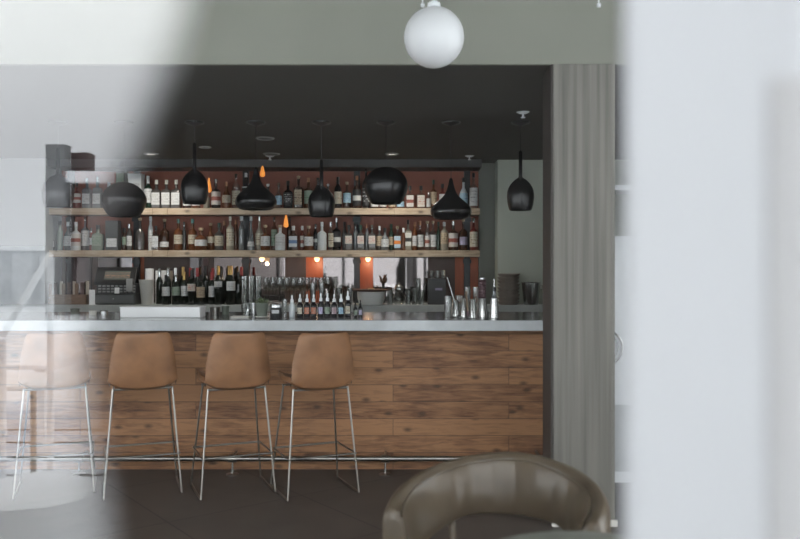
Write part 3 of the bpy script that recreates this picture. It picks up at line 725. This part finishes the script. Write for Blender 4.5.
Mid = [
 (50.5,8,233,'squat','smoke','white','white',240,247,'wide clear jar-like bottle with white lid'),
 (60,5.5,221,'slim','palegreen','black',None,0,0,'slim pale green bottle'),
 (68,8,222,'round','silver','white','white',231,246,'round clear bottle with white cap'),
 (76,9.4,222,'std','white','white','redwhite',230,246,'white bottle with brown-banded label'),
 (85.3,8,213,'std','silver','silver','white',227,246,'tall clear bottle with white collar'),
 (91.3,3.4,228,'slim','red','silver','white',238,245,'tiny red bottle'),
 (98,10.5,225,'square','palegreen','black','green',233,246,'squarish pale green bottle'),
 (124.6,5,228,'slim','brown','black','green',236,245,'small brown bottle with greenish label'),
 (129.3,5.4,224,'slim','smoke','silver','white',236,246,'small clear bottle with silver cap'),
 (140,9.4,218,'round','smoke','cork',None,0,0,'clear decanter with cork stopper'),
 (150.6,4.6,214,'slim','white','white','white',228,246,'slim white bottle',.03),
 (155.8,7.2,226,'square','clear','black','white',235,247,'short square bottle with silver-white label',-.03),
 (164.6,8.6,219,'std','brown','cork','white',242,247,'brown bottle with small low white label'),
 (178.3,8.4,219,'std','amber','teal','cream',235,244,'first teal-capped amber bottle with cream label'),
 (184.2,4,222,'slim','smoke','silver',None,0,0,'slim silver-necked bottle',.05),
 (192.5,8.4,219,'std','amber','teal','cream',235,244,'second teal-capped amber bottle with cream label'),
 (201,12,228,'squat','amber','cork','white',240,246,'wide flat amber flask with white label'),
 (210.7,8,223,'round','amber','cork','cream',232,243,'rounded amber bottle with tilted cream label'),
 (219,8.4,223,'std','smoke','green','cream',236,246,'dark green capped bottle with cream label'),
 (224.2,4,221,'slim','red','copper',None,0,0,'slim copper-necked red bottle',.04),
 (230.2,7.4,216,'tall','cream','cream','cream',227,246,'tall cream bottle with full-height label'),
 (235.8,4.2,220,'slim','amber','copper',None,0,0,'slim amber bottle with copper neck',.04),
 (241.4,5.6,214,'slim','silver','white',None,0,0,'slender clear bottle with white cap'),
 (251,7.8,213,'cone','silver','white','white',237,246,'white-capped conical clear bottle'),
 (259.4,8.4,214,'round','cream','silver','cream',232,245,'wide-shouldered pale bottle with tall neck',.04),
 (265.4,9.4,225,'squat','amber','cork','white',236,246,'short amber bottle with square white label',-.03),
 (274.3,6.4,217,'tall','clear','silver','green',229,246,'tall clear bottle with small upper label'),
 (280.2,10,225,'std','white','cork','white',234,248,'stout white-labelled bottle with cork',-.03),
 (289.4,5,217,'slim','brown','black',None,0,0,'dark slim bottle under the orange glow',.05),
 (293.4,9.4,226,'square','clear','white','bluewhite',234,247,'stout bottle with white and blue label'),
 (302.3,4.4,226,'slim','red','white','redwhite',236,247,'slim white-capped bottle with red-banded label'),
 (308.6,9.2,226,'squat','amber','cork','white',236,246,'square-shouldered amber bottle with white label'),
 (315.5,4.2,224,'slim','black','silver','blackwhite',234,246,'slim black bottle with black-white label'),
 (322,9,222,'std','white','white',None,0,0,'plain matt white bottle'),
 (330.8,5.2,222,'slim','clear','silver','cream',230,247,'slim bottle with cream label'),
 (336.5,8.4,218,'std','black','silver','blackwhite',230,247,'black bottle with white lettering band'),
 (344.6,4.6,222,'slim','smoke','black',None,0,0,'smoky slim bottle with black cap',.04),
 (348.8,7.6,225,'square','smoke','black','redsq',236,244,'first of three with square red-printed label'),
 (355.6,5,224,'slim','silver','silver',None,0,0,'narrow silvery bottle before the steel post',.03),
 (360.8,7.6,225,'square','smoke','green','redsq',236,244,'second of three with square printed label'),
 (366.9,4.6,224,'slim','silver','copper',None,0,0,'narrow clear bottle with copper cap',.03),
 (372,7.6,225,'square','smoke','silver','redsq',236,244,'third of three with square printed label'),
 (379.5,6.6,226,'std','smoke','white','beige',236,246,'white-capped bottle with beige label'),
 (385,8.2,228,'round','silver','black','white',235,247,'rounded bottle with frosty white label',-.02),
 (391.2,4.6,224,'slim','green','green','beige',237,245,'slim green bottle with gold label'),
 (397.4,7.4,226,'square','clear','cork','orange',236,248,'bottle with bright blue and orange label'),
 (403.5,3.8,228,'slim','amber','white',None,0,0,'narrow amber bottle with white cap'),
 (408.2,7.2,220,'square','cream','black','diamond',233,246,'cream bottle with black diamond emblem'),
 (414.8,5,222,'slim','amber','copper','white',236,246,'narrow copper-capped bottle'),
 (420,8,221,'std','clear','copper','white',235,247,'wide white-labelled bottle with copper stopper'),
 (427.4,4.8,221,'slim','clear','cork','redwhite',236,247,'slim cork-topped bottle with orange edge'),
 (433,7.4,221,'std','clear','cork','white',235,247,'cork-topped bottle with wide white label'),
 (438.4,3.8,222,'slim','green','green',None,0,0,'slim dark green bottle'),
 (444.2,8,222,'tall','cream','white','beige',231,244,'tall beige bottle with white foot'),
 (453.3,9.4,221,'std','brown','silver','redwhite',230,247,'brown bottle with white shoulders and red label'),
 (463.4,7.6,219,'std','brown','cork','lavender',237,245,'brown bottle with lavender label'),
 (473.6,7.6,218,'std','red','silver','cream',232,247,'red bottle with oval cream labels'),
]
shelf_row(Mid, BD, MS, 'liquor bottles on the middle shelf', 'middle shelf')
# cartons among the bottles
def carton(x, y0, y1, wpx, dpt, D, base, m_body, m_face, text, fr0=None, fr1=None, lid=True):
    X = px(x,D); w2 = wpx/FPX*D/2; H = pz(y0,D)-base
    t = thing('gift_box', text, 'box', (X, D, base+.0008))
    obj('box_body', B(-w2,w2,0,dpt,0,H*.86 if lid else H), m_body, t, smooth=False, bevel=.002)
    if lid: obj('lid', B(-w2-.003,w2+.003,-.003,dpt+.003,H*.86,H), m_body, t, smooth=False, bevel=.002)
    if fr0: obj('label', B(-w2*.82,w2*.82,-.003,-.0005,pz(fr1,D)-base,pz(fr0,D)-base), m_face, t, smooth=False)
    return t
carton(134.5,173.5,207,13,.12,8.66,US,mat('pale grey gift box',(.8,.82,.82),.6),LBL['white'],'tall pale grey gift box on the upper shelf behind the flattened lamp',183,188)
carton(120.5,170,207,9.5,.1,8.66,US,mat('olive grey tin',(.1,.11,.095),.4,.3),LBL['green'],'dark grey tin box left of the pale gift box on the upper shelf',173,183,False)
carton(111.5,220.5,249,12.5,.11,8.66,MS,mat('near black carton',(.05,.055,.055),.4),LBL['white'],'dark carton with pictured front and white lower label, middle shelf',238.5,247,False)

# wine bottles on the back counter
W = [
 (159.5,6.8,268,'wine',None,0,0,'dark wine bottle without visible label, leftmost in the back row',.13,'silver'),
 (168,6.8,268,'wine',None,0,0,'dark wine bottle with silver capsule in the back row',.13,'silver'),
 (175.5,6.8,268,'wine',None,0,0,'dark wine bottle with white capsule in the back row',.13,'white'),
 (183,6.8,267,'wine',None,0,0,'dark wine bottle with gold capsule behind narrow-labelled one',.13,'gold'),
 (190.5,6.8,268,'wine',None,0,0,'dark wine bottle with red capsule behind high-labelled one',.13,'red'),
 (197.5,6.8,268,'wine',None,0,0,'dark wine bottle with red capsule, second of that colour',.13,'red'),
 (205.5,6.8,266,'wine',None,0,0,'dark wine bottle with black capsule in the middle back row',.13,'black'),
 (213,6.8,268,'wine',None,0,0,'dark wine bottle with red capsule, third of that colour',.13,'red'),
 (221.5,6.8,268,'wine',None,0,0,'black-capped wine bottle behind the small-labelled pair',.13,'black'),
 (229,6.8,266,'wine',None,0,0,'dark wine bottle with gold capsule behind right big label',.13,'gold'),
 (241.5,6.8,267,'wine',None,0,0,'dark wine bottle with red capsule, rightmost in back row',.13,'red'),
 (166,8,275,'wine','white',286.5,296,'wine bottle with wide white label, leftmost in front row',0,'black'),
 (176,8,275,'wine','green',286.5,295.5,'wine bottle with cream and green label in front row',0,'silver'),
 (184.3,6.5,272,'wine','white',286,296,'wine bottle with narrow white label in front row',.04,'gold'),
 (191.5,8,270,'wine','redsq',281,291,'wine bottle with high white label and red emblem',0,'black'),
 (200.7,8.2,275,'wine','beige',287,297.5,'wine bottle with big parchment label in front row',0,'black'),
 (212,6.4,272,'wine','white',286,297,'wine bottle whose narrow label faces half away',.04,'red'),
 (218.3,7.8,266,'wine','white',280,287,'wine bottle with small high label and gold capsule',0,'gold'),
 (231,8.6,266,'wine','white',280,290.5,'wine bottle with large high printed label at right',0,'gold'),
 (238.5,6.5,272,'wine',None,0,0,'dark wine bottle beside the right large label',.04,'black'),
]
for x, wd, top, st, lb, l0, l1, text, dy, cp in W:
    bottle(8.42, BCZ, x, wd, top, st, 'wine', cp, lb, l0, l1, text, 'wine bottles on the back counter', dy, name='wine_bottle', cat='wine bottle')

# ------------------------------------------------------------------ back counter things
CD = 8.42
def at(x, D=CD, z=BCZ): return (px(x,D), D, z+.0008)
def mm(p, D=CD): return p/FPX*D
# point of sale register
g = thing('cash_register', 'dark cash register with tilted touch screen and drawer', 'cash register', at(113.5, 8.4))
w2 = mm(21.5)
obj('cash_drawer', B(-w2,w2,0,.3,0,mm(11)), M['black'], g, smooth=False, bevel=.004)
dr = obj('drawer_front', B(-w2*.94,w2*.94,-.008,-.0005,.012,mm(9.5)), mat('grey drawer front',(.07,.075,.075),.35), g, smooth=False, bevel=.003)
obj('lock', L([(.01,0),(.01,.01)], seg=12), M['chrome'], dr).location = (0,-.012,.055)
obj('housing', B(-w2*.9,w2*.96,.06,.28,mm(11),mm(21)), M['black'], g, smooth=False, bevel=.008)
s = obj('screen', B(-w2*.98,w2*.92,-.015,.012,0,mm(20)), M['black'], g, smooth=False, bevel=.006); s.location = (.0,.04,mm(20)); s.rotation_euler = (R(-32),0,0)
d_ = obj('display', B(-w2*.55,w2*.65,-.0165,-.0155,mm(5),mm(15)), M['screenglass'], s, smooth=False)
kp = bmesh.new()
for i in range(9):
    for k in range(3): box(kp, -w2*.8+i*.045, -w2*.8+i*.045+.03, .052, .0595, mm(12)+k*.03, mm(12)+k*.03+.018)
obj('keypad', kp, M['greyring'], g, smooth=False)
obj('card_reader', B(w2*.55,w2*.85,.02,.055,mm(13),mm(26)), M['greyring'], g, smooth=False, bevel=.004)
obj('receipt', B(.0,.05,.03,.032,mm(11),mm(17)), M['paper'], g, smooth=False)
# menus in crate
g = thing('wooden_crate', 'low weathered wooden crate left of the cash register', 'crate', at(67, 8.42)); w2 = mm(19)
for k in range(3): obj('slat', B(-w2,w2,0,.012,.005+k*.036,.033+k*.036), M['crate'], g, smooth=False)
obj('crate_box', B(-w2+.01,w2-.01,.013,.2,0,.1), M['crate'], g, smooth=False)
for i in range(9):
    x = 50+i*4.4
    t = thing('menu_board', ('worn menu board standing in the crate, '+['first','second','third','fourth','fifth','sixth','seventh','eighth','last'][i]+' from the left'), 'menu', (px(x,8.46), 8.46+(i%3)*.03, BCZ+.102), R(8*((i*5)%3-1)), 'menu boards standing in the crate')
    obj('card', B(-.017,.017,0,.006,0,.12+.012*(i%3)), M['crate'] if i%3 == 0 else M['brownpanel'] if i%3 == 1 else M['beige'], t, smooth=False)
t = thing('paper_card', 'small white card standing beside the crate', 'card', at(92, 8.36)); obj('card', B(-.03,.03,0,.004,0,mm(15)), M['paper'], t, smooth=False); obj('foot', B(-.03,.03,.004,.04,0,.004), M['paper'], t, smooth=False)
# cream pitcher, cartons by register
g = thing('tapered_pitcher', 'cream tapered pitcher right of the cash register', 'pitcher', at(146.5, 8.36))
obj('pitcher_body', L([(.045,0),(.052,.01),(.075,mm(24)),(.082,mm(25)),(.07,mm(24.5))], seg=24, cap=True), M['cream'], g)
g = thing('napkin_box', 'white napkin box behind the cream pitcher', 'box', at(160, 8.66)); obj('box_body', B(-.05,.1,0,.14,0,mm(34)), M['paper'], g, smooth=False, bevel=.003); obj('lid_slot', B(-.03,.07,.03,.09,mm(34),mm(34)+.004), M['beige'], g, smooth=False)
g = thing('paper_roll', 'white paper roll standing behind the pitcher', 'paper roll', at(149.5, 8.62)); obj('roll', L([(.018,0),(.045,0),(.045,mm(36)),(.018,mm(36))], seg=24), M['paper'], g)
obj('core', L([(.016,.01),(.016,mm(36)+.004)], seg=12), M['beige'], g)

# wine glasses on the back counter
def stem_glass(h, r):
    t = thing('wine_glass', 'x', 'glass')
    bowl = [(.004,h*.48),(r*.55,h*.53),(r*.95,h*.66),(r,h*.78),(r*.82,h)]
    obj('bowl', L(bowl+[(r*.8,h),(r*.93,h*.7),(.003,h*.5)], seg=18, cap=False), CG, t)
    obj('stem', L([(.004,.006),(.0035,h*.49)], seg=8), CG, t)
    obj('foot', L([(0,.004),(r*.85,.001),(r*.85,.003),(.005,.008)], seg=18, cap=False), CG, t)
    return t
CG = glassmat('drinking glass', (.8,.81,.8), .1, .05)
wg = stem_glass(.285, .034)
GP = 'upturned stem wine glasses on the back counter'
ordn = ['first','second','third','fourth','fifth','sixth','seventh','eighth','ninth','tenth','eleventh','twelfth']
wrows = [(266+i*6.9, 0) for i in range(10)] + [(269+i*6.9, .12) for i in range(9)]
for i, (x, dy) in enumerate(wrows):
    o = wg if i == 0 else copy_tree(wg)
    o.location = at(x, 8.42+dy); o['group'] = 'stem wine glasses behind the dropper bottles'
    o['label'] = ('stem wine glass in the %s row behind the dropper bottles, %s from the left' % ('front' if dy == 0 else 'rear', ordn[i if dy == 0 else i-10]))
# metal cups
def cup(name, text, cat, D, x, top, r0, r1, m, base=BCZ, grp=None, rim=True):
    g = thing(name, text, cat, at(x, D, base), 0, grp); H = pz(top,D)-base
    obj('cup_body', L([(r0,0),(r0*1.02,.004),(r1,H),(r1-.003,H),(r0-.003,.006),(0,.006)], seg=20, cap=False), m, g)
    if rim: obj('rim', T([(r1*math.cos(a), r1*math.sin(a), H) for a in [k*2*math.pi/20 for k in range(20)]], .0025, seg=6, closed=True), m, g)
    return g
cup('metal_cup','tapered bright metal cup behind the orange-labelled droppers','cup',8.335,313,283,.024,.034,M['steel'])
cup('metal_cup','tapered bright metal cup behind the purple-labelled dropper','cup',8.335,322,283,.024,.034,M['steel'])
cup('metal_cup','wide shallow metal cup behind the blue-labelled dropper','cup',8.36,339,288,.03,.045,M['steel'])
cup('metal_cup','small metal cup beside the white bowl','cup',8.34,350,288,.025,.035,M['steel'])
# bowl with tray
g = thing('mixing_bowl','large pale grey bowl on the back counter','bowl',at(371,8.45)); r = mm(14)
obj('bowl_body', L([(r*.82,0),(r*.86,.006),(r*.97,.07),(r,mm(13)),(r*.96,mm(13)),(r*.9,.03),(0,.02)], seg=36, cap=False), M['bowlgrey'], g)
obj('base_ring', L([(r*.7,-.0),(r*.75,.003)], seg=24), M['bowlgrey'], g)
g = thing('serving_tray','brown oval tray laid over the pale bowl','tray',(px(372,8.45),8.45,BCZ+mm(13)+.003))
obj('tray_base', L([(0,0),(.19,0),(.215,.022),(.21,.024),(.185,.006),(0,.006)], seg=36, cap=False), M['brownpanel'], g); obj('handle', T(fillet([(-.03,-.2,.02),(-.03,-.22,.035),(.03,-.22,.035),(.03,-.2,.02)],.008), .004), M['brass'], g)
g = thing('dark_flower','small dark plant sprig standing behind the tray','plant',at(383,8.78))
obj('vase', L([(.02,0),(.025,.1),(.012,.19),(.014,.21)], seg=14), M['black'], g)
lf = bmesh.new()
for k in range(14):
    a = k*2.4; h = .23+.012*(k%6); v = [(0,0,.2),(.03*math.cos(a)+.008,.03*math.sin(a),h),(.045*math.cos(a),.045*math.sin(a),h+.03),(.03*math.cos(a)-.008,.03*math.sin(a)+.006,h+.005)]
    lf.faces.new([lf.verts.new(p) for p in v])
o = obj('leaves', lf, M['seam'], g); o.modifiers.new('s','SOLIDIFY').thickness = .003
# jars
g = thing('globe_jar','round glass jar with silver ball lid','jar',at(399,8.44))
obj('jar_body', L([(.04,0),(.07,.03),(.075,.07),(.05,.12),(.035,.125)], seg=22), CG, g)
obj('lid', L([(0,.126),(.04,.128),(.052,.16),(.045,.19),(.015,.215),(0,.22)], seg=22, cap=False), M['steel'], g)
for i, (x, h) in enumerate(((390,14),(408,13),(414.5,15),(421,14),(418,25))):
    cup('tumbler', ['short tumbler left of the globe jar','short tumbler right of the globe jar','clear tumbler between globe jar and black crate','clear tumbler beside the black crate','taller tumbler in the rear beside the black crate'][i], 'glass', 8.36 if i < 4 else 8.55, x, 304-h, .028, .036, CG, rim=False, grp='tumblers on the back counter')
# black crate with glasses
g = thing('black_crate','black bar caddy on the back counter','caddy',at(437,8.40)); w2 = mm(9)
obj('caddy_body', B(-w2,w2,0,.16,0,mm(26)), M['black'], g, smooth=False, bevel=.004)
obj('label', B(-.02,.055,-.0025,-.0005,.15,.175), LBL['lavender'], g, smooth=False)
for i, x in enumerate((431.5, 437.5, 443)):
    cup('tumbler', 'small tumbler on top of the black caddy, ' + ('left','middle','right')[i], 'glass', 8.47, x, 270.5, .02, .026, CG, base=BCZ+mm(26), rim=False, grp='tumblers on the caddy')
# stacked bowls
zb = BCZ; 
for i in range(9):
    D = 8.42; r = mm(11.2)
    t = thing('stoneware_bowl', 'brown stoneware bowl, ' + ('lowest of the tall stack' if i == 0 else ordn[i] + ' from the bottom of the tall stack'), 'bowl', (px(508.5,D)+.003*((i*7)%3-1), D, zb+.0008), 0, 'brown bowls stacked on the back counter')
    obj('bowl_body', L([(r*.78,0),(r*.86,.008),(r,.033),(r,.037),(r*.95,.037),(r*.85,.012),(0,.01)], seg=32, cap=False), M['stoneware'], t)
    zb += .0362
g = thing('ice_bucket','tapered metal ice bucket right of the stacked bowls','bucket',at(531,8.38))
obj('bucket_body', L([(.072,0),(.075,.006),(.1,mm(22)),(.097,mm(22)),(.07,.008),(0,.008)], seg=32, cap=False), M['steel'], g)
obj('rim', T([(.101*math.cos(k*.2618), .101*math.sin(k*.2618), mm(22)) for k in range(24)], .004, seg=6, closed=True), M['steel'], g)
obj('handle', T(fillet([(.098,0,.2),(.125,0,.2),(.125,0,.16),(.093,0,.16)], .008), .004), M['steel'], g)

# ------------------------------------------------------------------ things on the front bar top
FD = 6.05
def fat(x, D=FD): return (px(x,D), D, TOPZ+.0008)
def fm(p, D=FD): return p/FPX*D
GRP = 'dropper bottles lined up on the bar top'
DR = [(292,295,'white','white',None,'white dropper bottle at the left of the line'),(300,294,'black','white','cream','black dropper bottle with pale yellow label, next to the white one'),
 (307,294,'black','white','salmon','dropper bottle with salmon label right of the yellow-labelled one'),(313.7,294,'black','white','salmon','dropper bottle with orange label left of the purple-labelled one'),
 (320.8,293,'black','white','lavender','dropper bottle with pale purple label'),(327.4,293,'black','white','green','dropper bottle with green label in the line'),
 (334.2,294,'black','white','pink','dropper bottle with pink label'),(341,294,'black','white','blue','dropper bottle with light blue label'),
 (347.8,291,'black','white','cream','taller dropper bottle with cream label at the line end'),(355.3,301,'black','black','green','tiny black bottle with green label'),(360.4,300,'black','black','lavender','tiny black bottle with violet label at the line end')]
for x, top, gl, cp, lb, text in DR:
    tiny = top > 298; w2 = fm(4.2 if tiny else 6.2)/2; H = pz(top,FD)-TOPZ
    t = thing('dropper_bottle', text, 'dropper bottle', fat(x), 0, GRP)
    obj('glass_body', L([(w2*.93,0),(w2,.004),(w2,H*.52),(w2*.7,H*.6),(w2*.45,H*.64),(w2*.45,H*.68)], seg=18), GL[gl], t)
    obj('dropper_cap', L([(w2*.55,H*.66),(w2*.55,H*.78),(w2*.28,H*.82),(w2*.3,H*.94),(w2*.12,H)], seg=14), CAPS[cp], t)
    if lb: obj('label', L([(w2*1.03,H*.15),(w2*1.03,H*.42)], seg=12, a0=R(222), a1=R(318), cap=False), LBL[lb], t)
# white box of paper
g = thing('paper_box','long low white box lying on the bar top','box',fat(160,6.0)); w2 = fm(40,6.0)
obj('box_body', B(-w2,w2,0,.17,0,fm(9.5,6.1)), M['paper'], g, smooth=False, bevel=.003); obj('lid', B(-w2-.003,w2+.003,-.003,.173,fm(9.5,6.1),fm(10.5,6.1)), M['paper'], g, smooth=False)
g = thing('serving_board','pale narrow board beneath the glasses','board',fat(241,5.98)); obj('board', B(-.08,.06,0,.1,0,.012), M['cream'], g, smooth=False, bevel=.004)
# stacked tumblers
k = 0
for sx_, names in ((244.5,'left'),(251.5,'middle'),(258.5,'right')):
    z = TOPZ
    for i in range(5):
        D = 6.2; h = .085; t = thing('stacked_tumbler', 'clear tumbler in the %s stack on the bar top, %s from the bottom' % (names, ordn[i]), 'glass', (px(sx_,D), D, z+.0008), 0, 'tumblers stacked on the bar top')
        key_obj('glass_body', 'stk', lambda: L([(.02,0),(.021,.004),(.0275,.085),(.0255,.085),(.019,.008),(0,.008)], seg=18, cap=False), CG, t)
        z += .056
g = thing('jigger','small steel jigger on the pale board','jigger',(px(248,6.03),6.03,TOPZ+.0135)); obj('cup_body', L([(.024,0),(.008,.045),(.008,.05),(.021,.095),(.019,.095),(.005,.05)], seg=20), M['steel'], g); obj('band', L([(.01,.044),(.01,.051)], seg=16), M['chrome'], g)
cup('metal_cup','small steel cup right of the jigger','cup',6.1,254,303,.016,.02,M['steel'],base=TOPZ)
g = thing('potted_succulent','small succulent in a grey green pot with saucer','plant',fat(262,5.98)); w2 = fm(6.6)
obj('pot', L([(w2*.72,.008),(w2*.95,.095),(w2,.1),(w2,.112),(w2*.85,.112),(w2*.8,.1)], seg=24), M['pot'], g)
obj('saucer', L([(w2*.7,0),(w2*1.02,.008),(w2*1.0,.013),(w2*.6,.007)], seg=24), M['cream'], g)
lf = bmesh.new()
for k in range(26):
    a = k*2.399; rr_ = .008+.0013*k; h = .16-.0016*k
    p = Vector((rr_*math.cos(a), rr_*math.sin(a), .108)); q = Vector((rr_*2.1*math.cos(a), rr_*2.1*math.sin(a), h))
    s_ = Vector((-math.sin(a), math.cos(a), 0))*.006
    lf.faces.new([lf.verts.new(v) for v in (p, (p+q)/2+s_, q, (p+q)/2-s_)])
o = obj('leaves', lf, M['green'], g); o.modifiers.new('s','SOLIDIFY').thickness = .003
g = thing('lidded_jar','black jar with silver lid beside the succulent','jar',fat(276,5.99)); w2 = fm(5.6)
obj('jar_body', L([(w2*.95,0),(w2,.005),(w2,.07),(w2*.9,.08)], seg=24), M['black'], g); obj('lid', L([(w2*1.02,.078),(w2*1.02,.1),(w2*.9,.108)], seg=24), M['steel'], g); obj('label', L([(w2*1.02,.035),(w2*1.02,.06)], seg=18, a0=R(230), a1=R(310), cap=False), LBL['white'], g)
cup('drinking_glass','slim clear glass between the lidded jar and droppers','glass',6.05,284.5,299,.018,.022,CG,base=TOPZ,rim=False)
# right hand group
g = cup('mixing_glass','clear mixing glass holding a long spoon','mixing glass',6.05,448,296,.026,.032,CG,base=TOPZ,rim=False)
obj('strainer', L([(.02,.1),(.027,.12),(.024,.15),(.01,.165)], seg=16), M['steel'], g)
g = thing('bar_spoon','long steel bar spoon leaning across the glasses','spoon',fat(459,5.97))
obj('rod', T([(.0,0,.012),(-.085,.04,.3)], .003, seg=8), M['steel'], g)
obj('spoon_bowl', L([(0,0),(.008,.004),(.011,.014),(.004,.03)], seg=12), M['steel'], g)
obj('twisted_knob', L([(0,0),(.008,.006),(.008,.012),(0,.018)], seg=10), M['steel'], g).location = (-.037,.018,.13)
for x, D, top, text in ((455.5,6.12,300,'bright steel tin nearest the mixing glass'),(464,6.02,298,'bright steel tin left of the wooden muddler'),(472,5.98,299,'bright steel tin right of the wooden muddler')):
    t = thing('shaker_tin', text, 'shaker', fat(x,D), 0, 'upturned steel shaker tins'); H = pz(top,D)-TOPZ
    obj('tin_body', L([(.033,0),(.032,.004),(.021,H-.004),(.018,H)], seg=22), M['chrome'], t); obj('rim', T([(0.0335*math.cos(k*.314), .0335*math.sin(k*.314), .003) for k in range(20)], .0022, seg=6, closed=True), M['steel'], t)
g = thing('mixing_glass','empty clear glass between two steel tins','glass',fat(459.5,6.24)); obj('cup_body', L([(.03,0),(.034,.16),(.031,.16),(.027,.008),(0,.008)], seg=20, cap=False), CG, g)
g = thing('muddler','wooden muddler leaning among the steel tins','muddler',fat(468,5.94)); obj('handle', T([(.0,0,.012),(-.012,.03,.2)], .0085, seg=10), M['crate'], g); obj('head', T([(.0015,-.003,.0115),(-.001,.004,.05)], .0115, seg=12), M['pourer'], g)
for k, x in enumerate((467.5, 476)):
    cup('tall_glass', ['tall clear glass behind the muddler','tall clear glass left of the plum-ringed shaker'][k], 'glass', 6.3, x, 287, .02, .026, CG, base=TOPZ, rim=False)
g = thing('cocktail_shaker','steel shaker tin topped by a plum ringed stack','shaker',fat(482.3,6.08)); H = fm(19,6.02)
obj('tin_body', L([(.046,0),(.045,.006),(.033,H-.004),(.031,H)], seg=24), M['chrome'], g)
rg = bmesh.new(); z = H
pr = []
for k in range(7): pr += [(.026,z),(.031,z+.006),(.031,z+.014),(.026,z+.0195)]; z += .0205
obj('ringed_cups', L(pr, seg=24), M['pourer'], g); obj('cap', L([(.022,z-.002),(.022,z+.012),(.018,z+.015)], seg=20), M['steel'], g)
g = thing('pourer_bottle','clear conical bottle with steel pourer at the tins right end','bottle',fat(494.3,6.0))
obj('tin_body', L([(.038,0),(.037,.006),(.026,fm(19))], seg=24), M['chrome'], g)
obj('neck', L([(.024,fm(19)),(.018,.16),(.011,.2),(.012,.205)], seg=18), GL['silver'], g)
obj('collar', L([(.013,.2),(.015,.205),(.015,.225),(.009,.23)], seg=16), M['black'], g); obj('pourer', L([(.006,.228),(.005,.285),(.003,.287)], seg=12), M['steel'], g)
for x, top, r_, m_, nm, text in ((215,307.5,.04,M['darkchrome'],'ice_tub','dull steel tub right of the long white box'),(225.5,306.5,.03,M['pot'],'canister','dark green canister left of the stacked tumblers'),
   (75,309,.035,M['pot'],'canister','dark squat canister on the bar far left'),(93,311,.03,M['cream'],'ramekin','small cream ramekin below the cash register'),(104,311,.03,M['steel'],'ramekin','small steel ramekin left of the white box')):
    cup(nm, text, nm.replace('_',' '), 6.4, x, top, r_*.9, r_, m_, base=TOPZ)

# ------------------------------------------------------------------ room seen past the column
g = thing('white_cabinet','tall white cabinet door just right of the grey column','cabinet',(1.75,5.5,0))
obj('cabinet_body', B(-.36,.6,.02,.5,0,pz(236,5.5)), M['white'], g, smooth=False)
dd = obj('door', B(-.36,.2,0,.0195,pz(403,5.5),pz(237,5.5)), M['white'], g, smooth=False, bevel=.003)
obj('drawer', B(-.36,.2,0,.0195,.08,pz(405,5.5)), mat('pale grey cabinet panel', (.42,.44,.45), .6), g, smooth=False, bevel=.003)
cx_, cz_, rr_ = px(604,5.5)-1.75, pz(347,5.5), .118
rg = obj('ring_handle', T([(cx_+rr_*math.cos(k*.1571), -.03, cz_+rr_*math.sin(k*.1571)) for k in range(40)], .009, seg=8, closed=True), M['chrome'], dd)
rg2 = obj('inner_ring', T([(cx_+rr_*.78*math.cos(k*.1571), -.022, cz_+rr_*.78*math.sin(k*.1571)) for k in range(40)], .004, seg=8, closed=True), M['chrome'], dd)
obj('hub', T([(cx_,0,cz_),(cx_,-.04,cz_)], .025, seg=16), M['chrome'], dd)
g = thing('hanging_shelf','white wall shelf above the cabinet right of the column','shelf',(1.9,5.55,pz(190,5.5)))
obj('board', B(-.6,.9,-.05,.25,0,.035), M['white'], g, smooth=False); obj('bracket', B(-.02,.0,.0,.23,.035,LINT-pz(190,5.5)), M['white'], g, smooth=False)
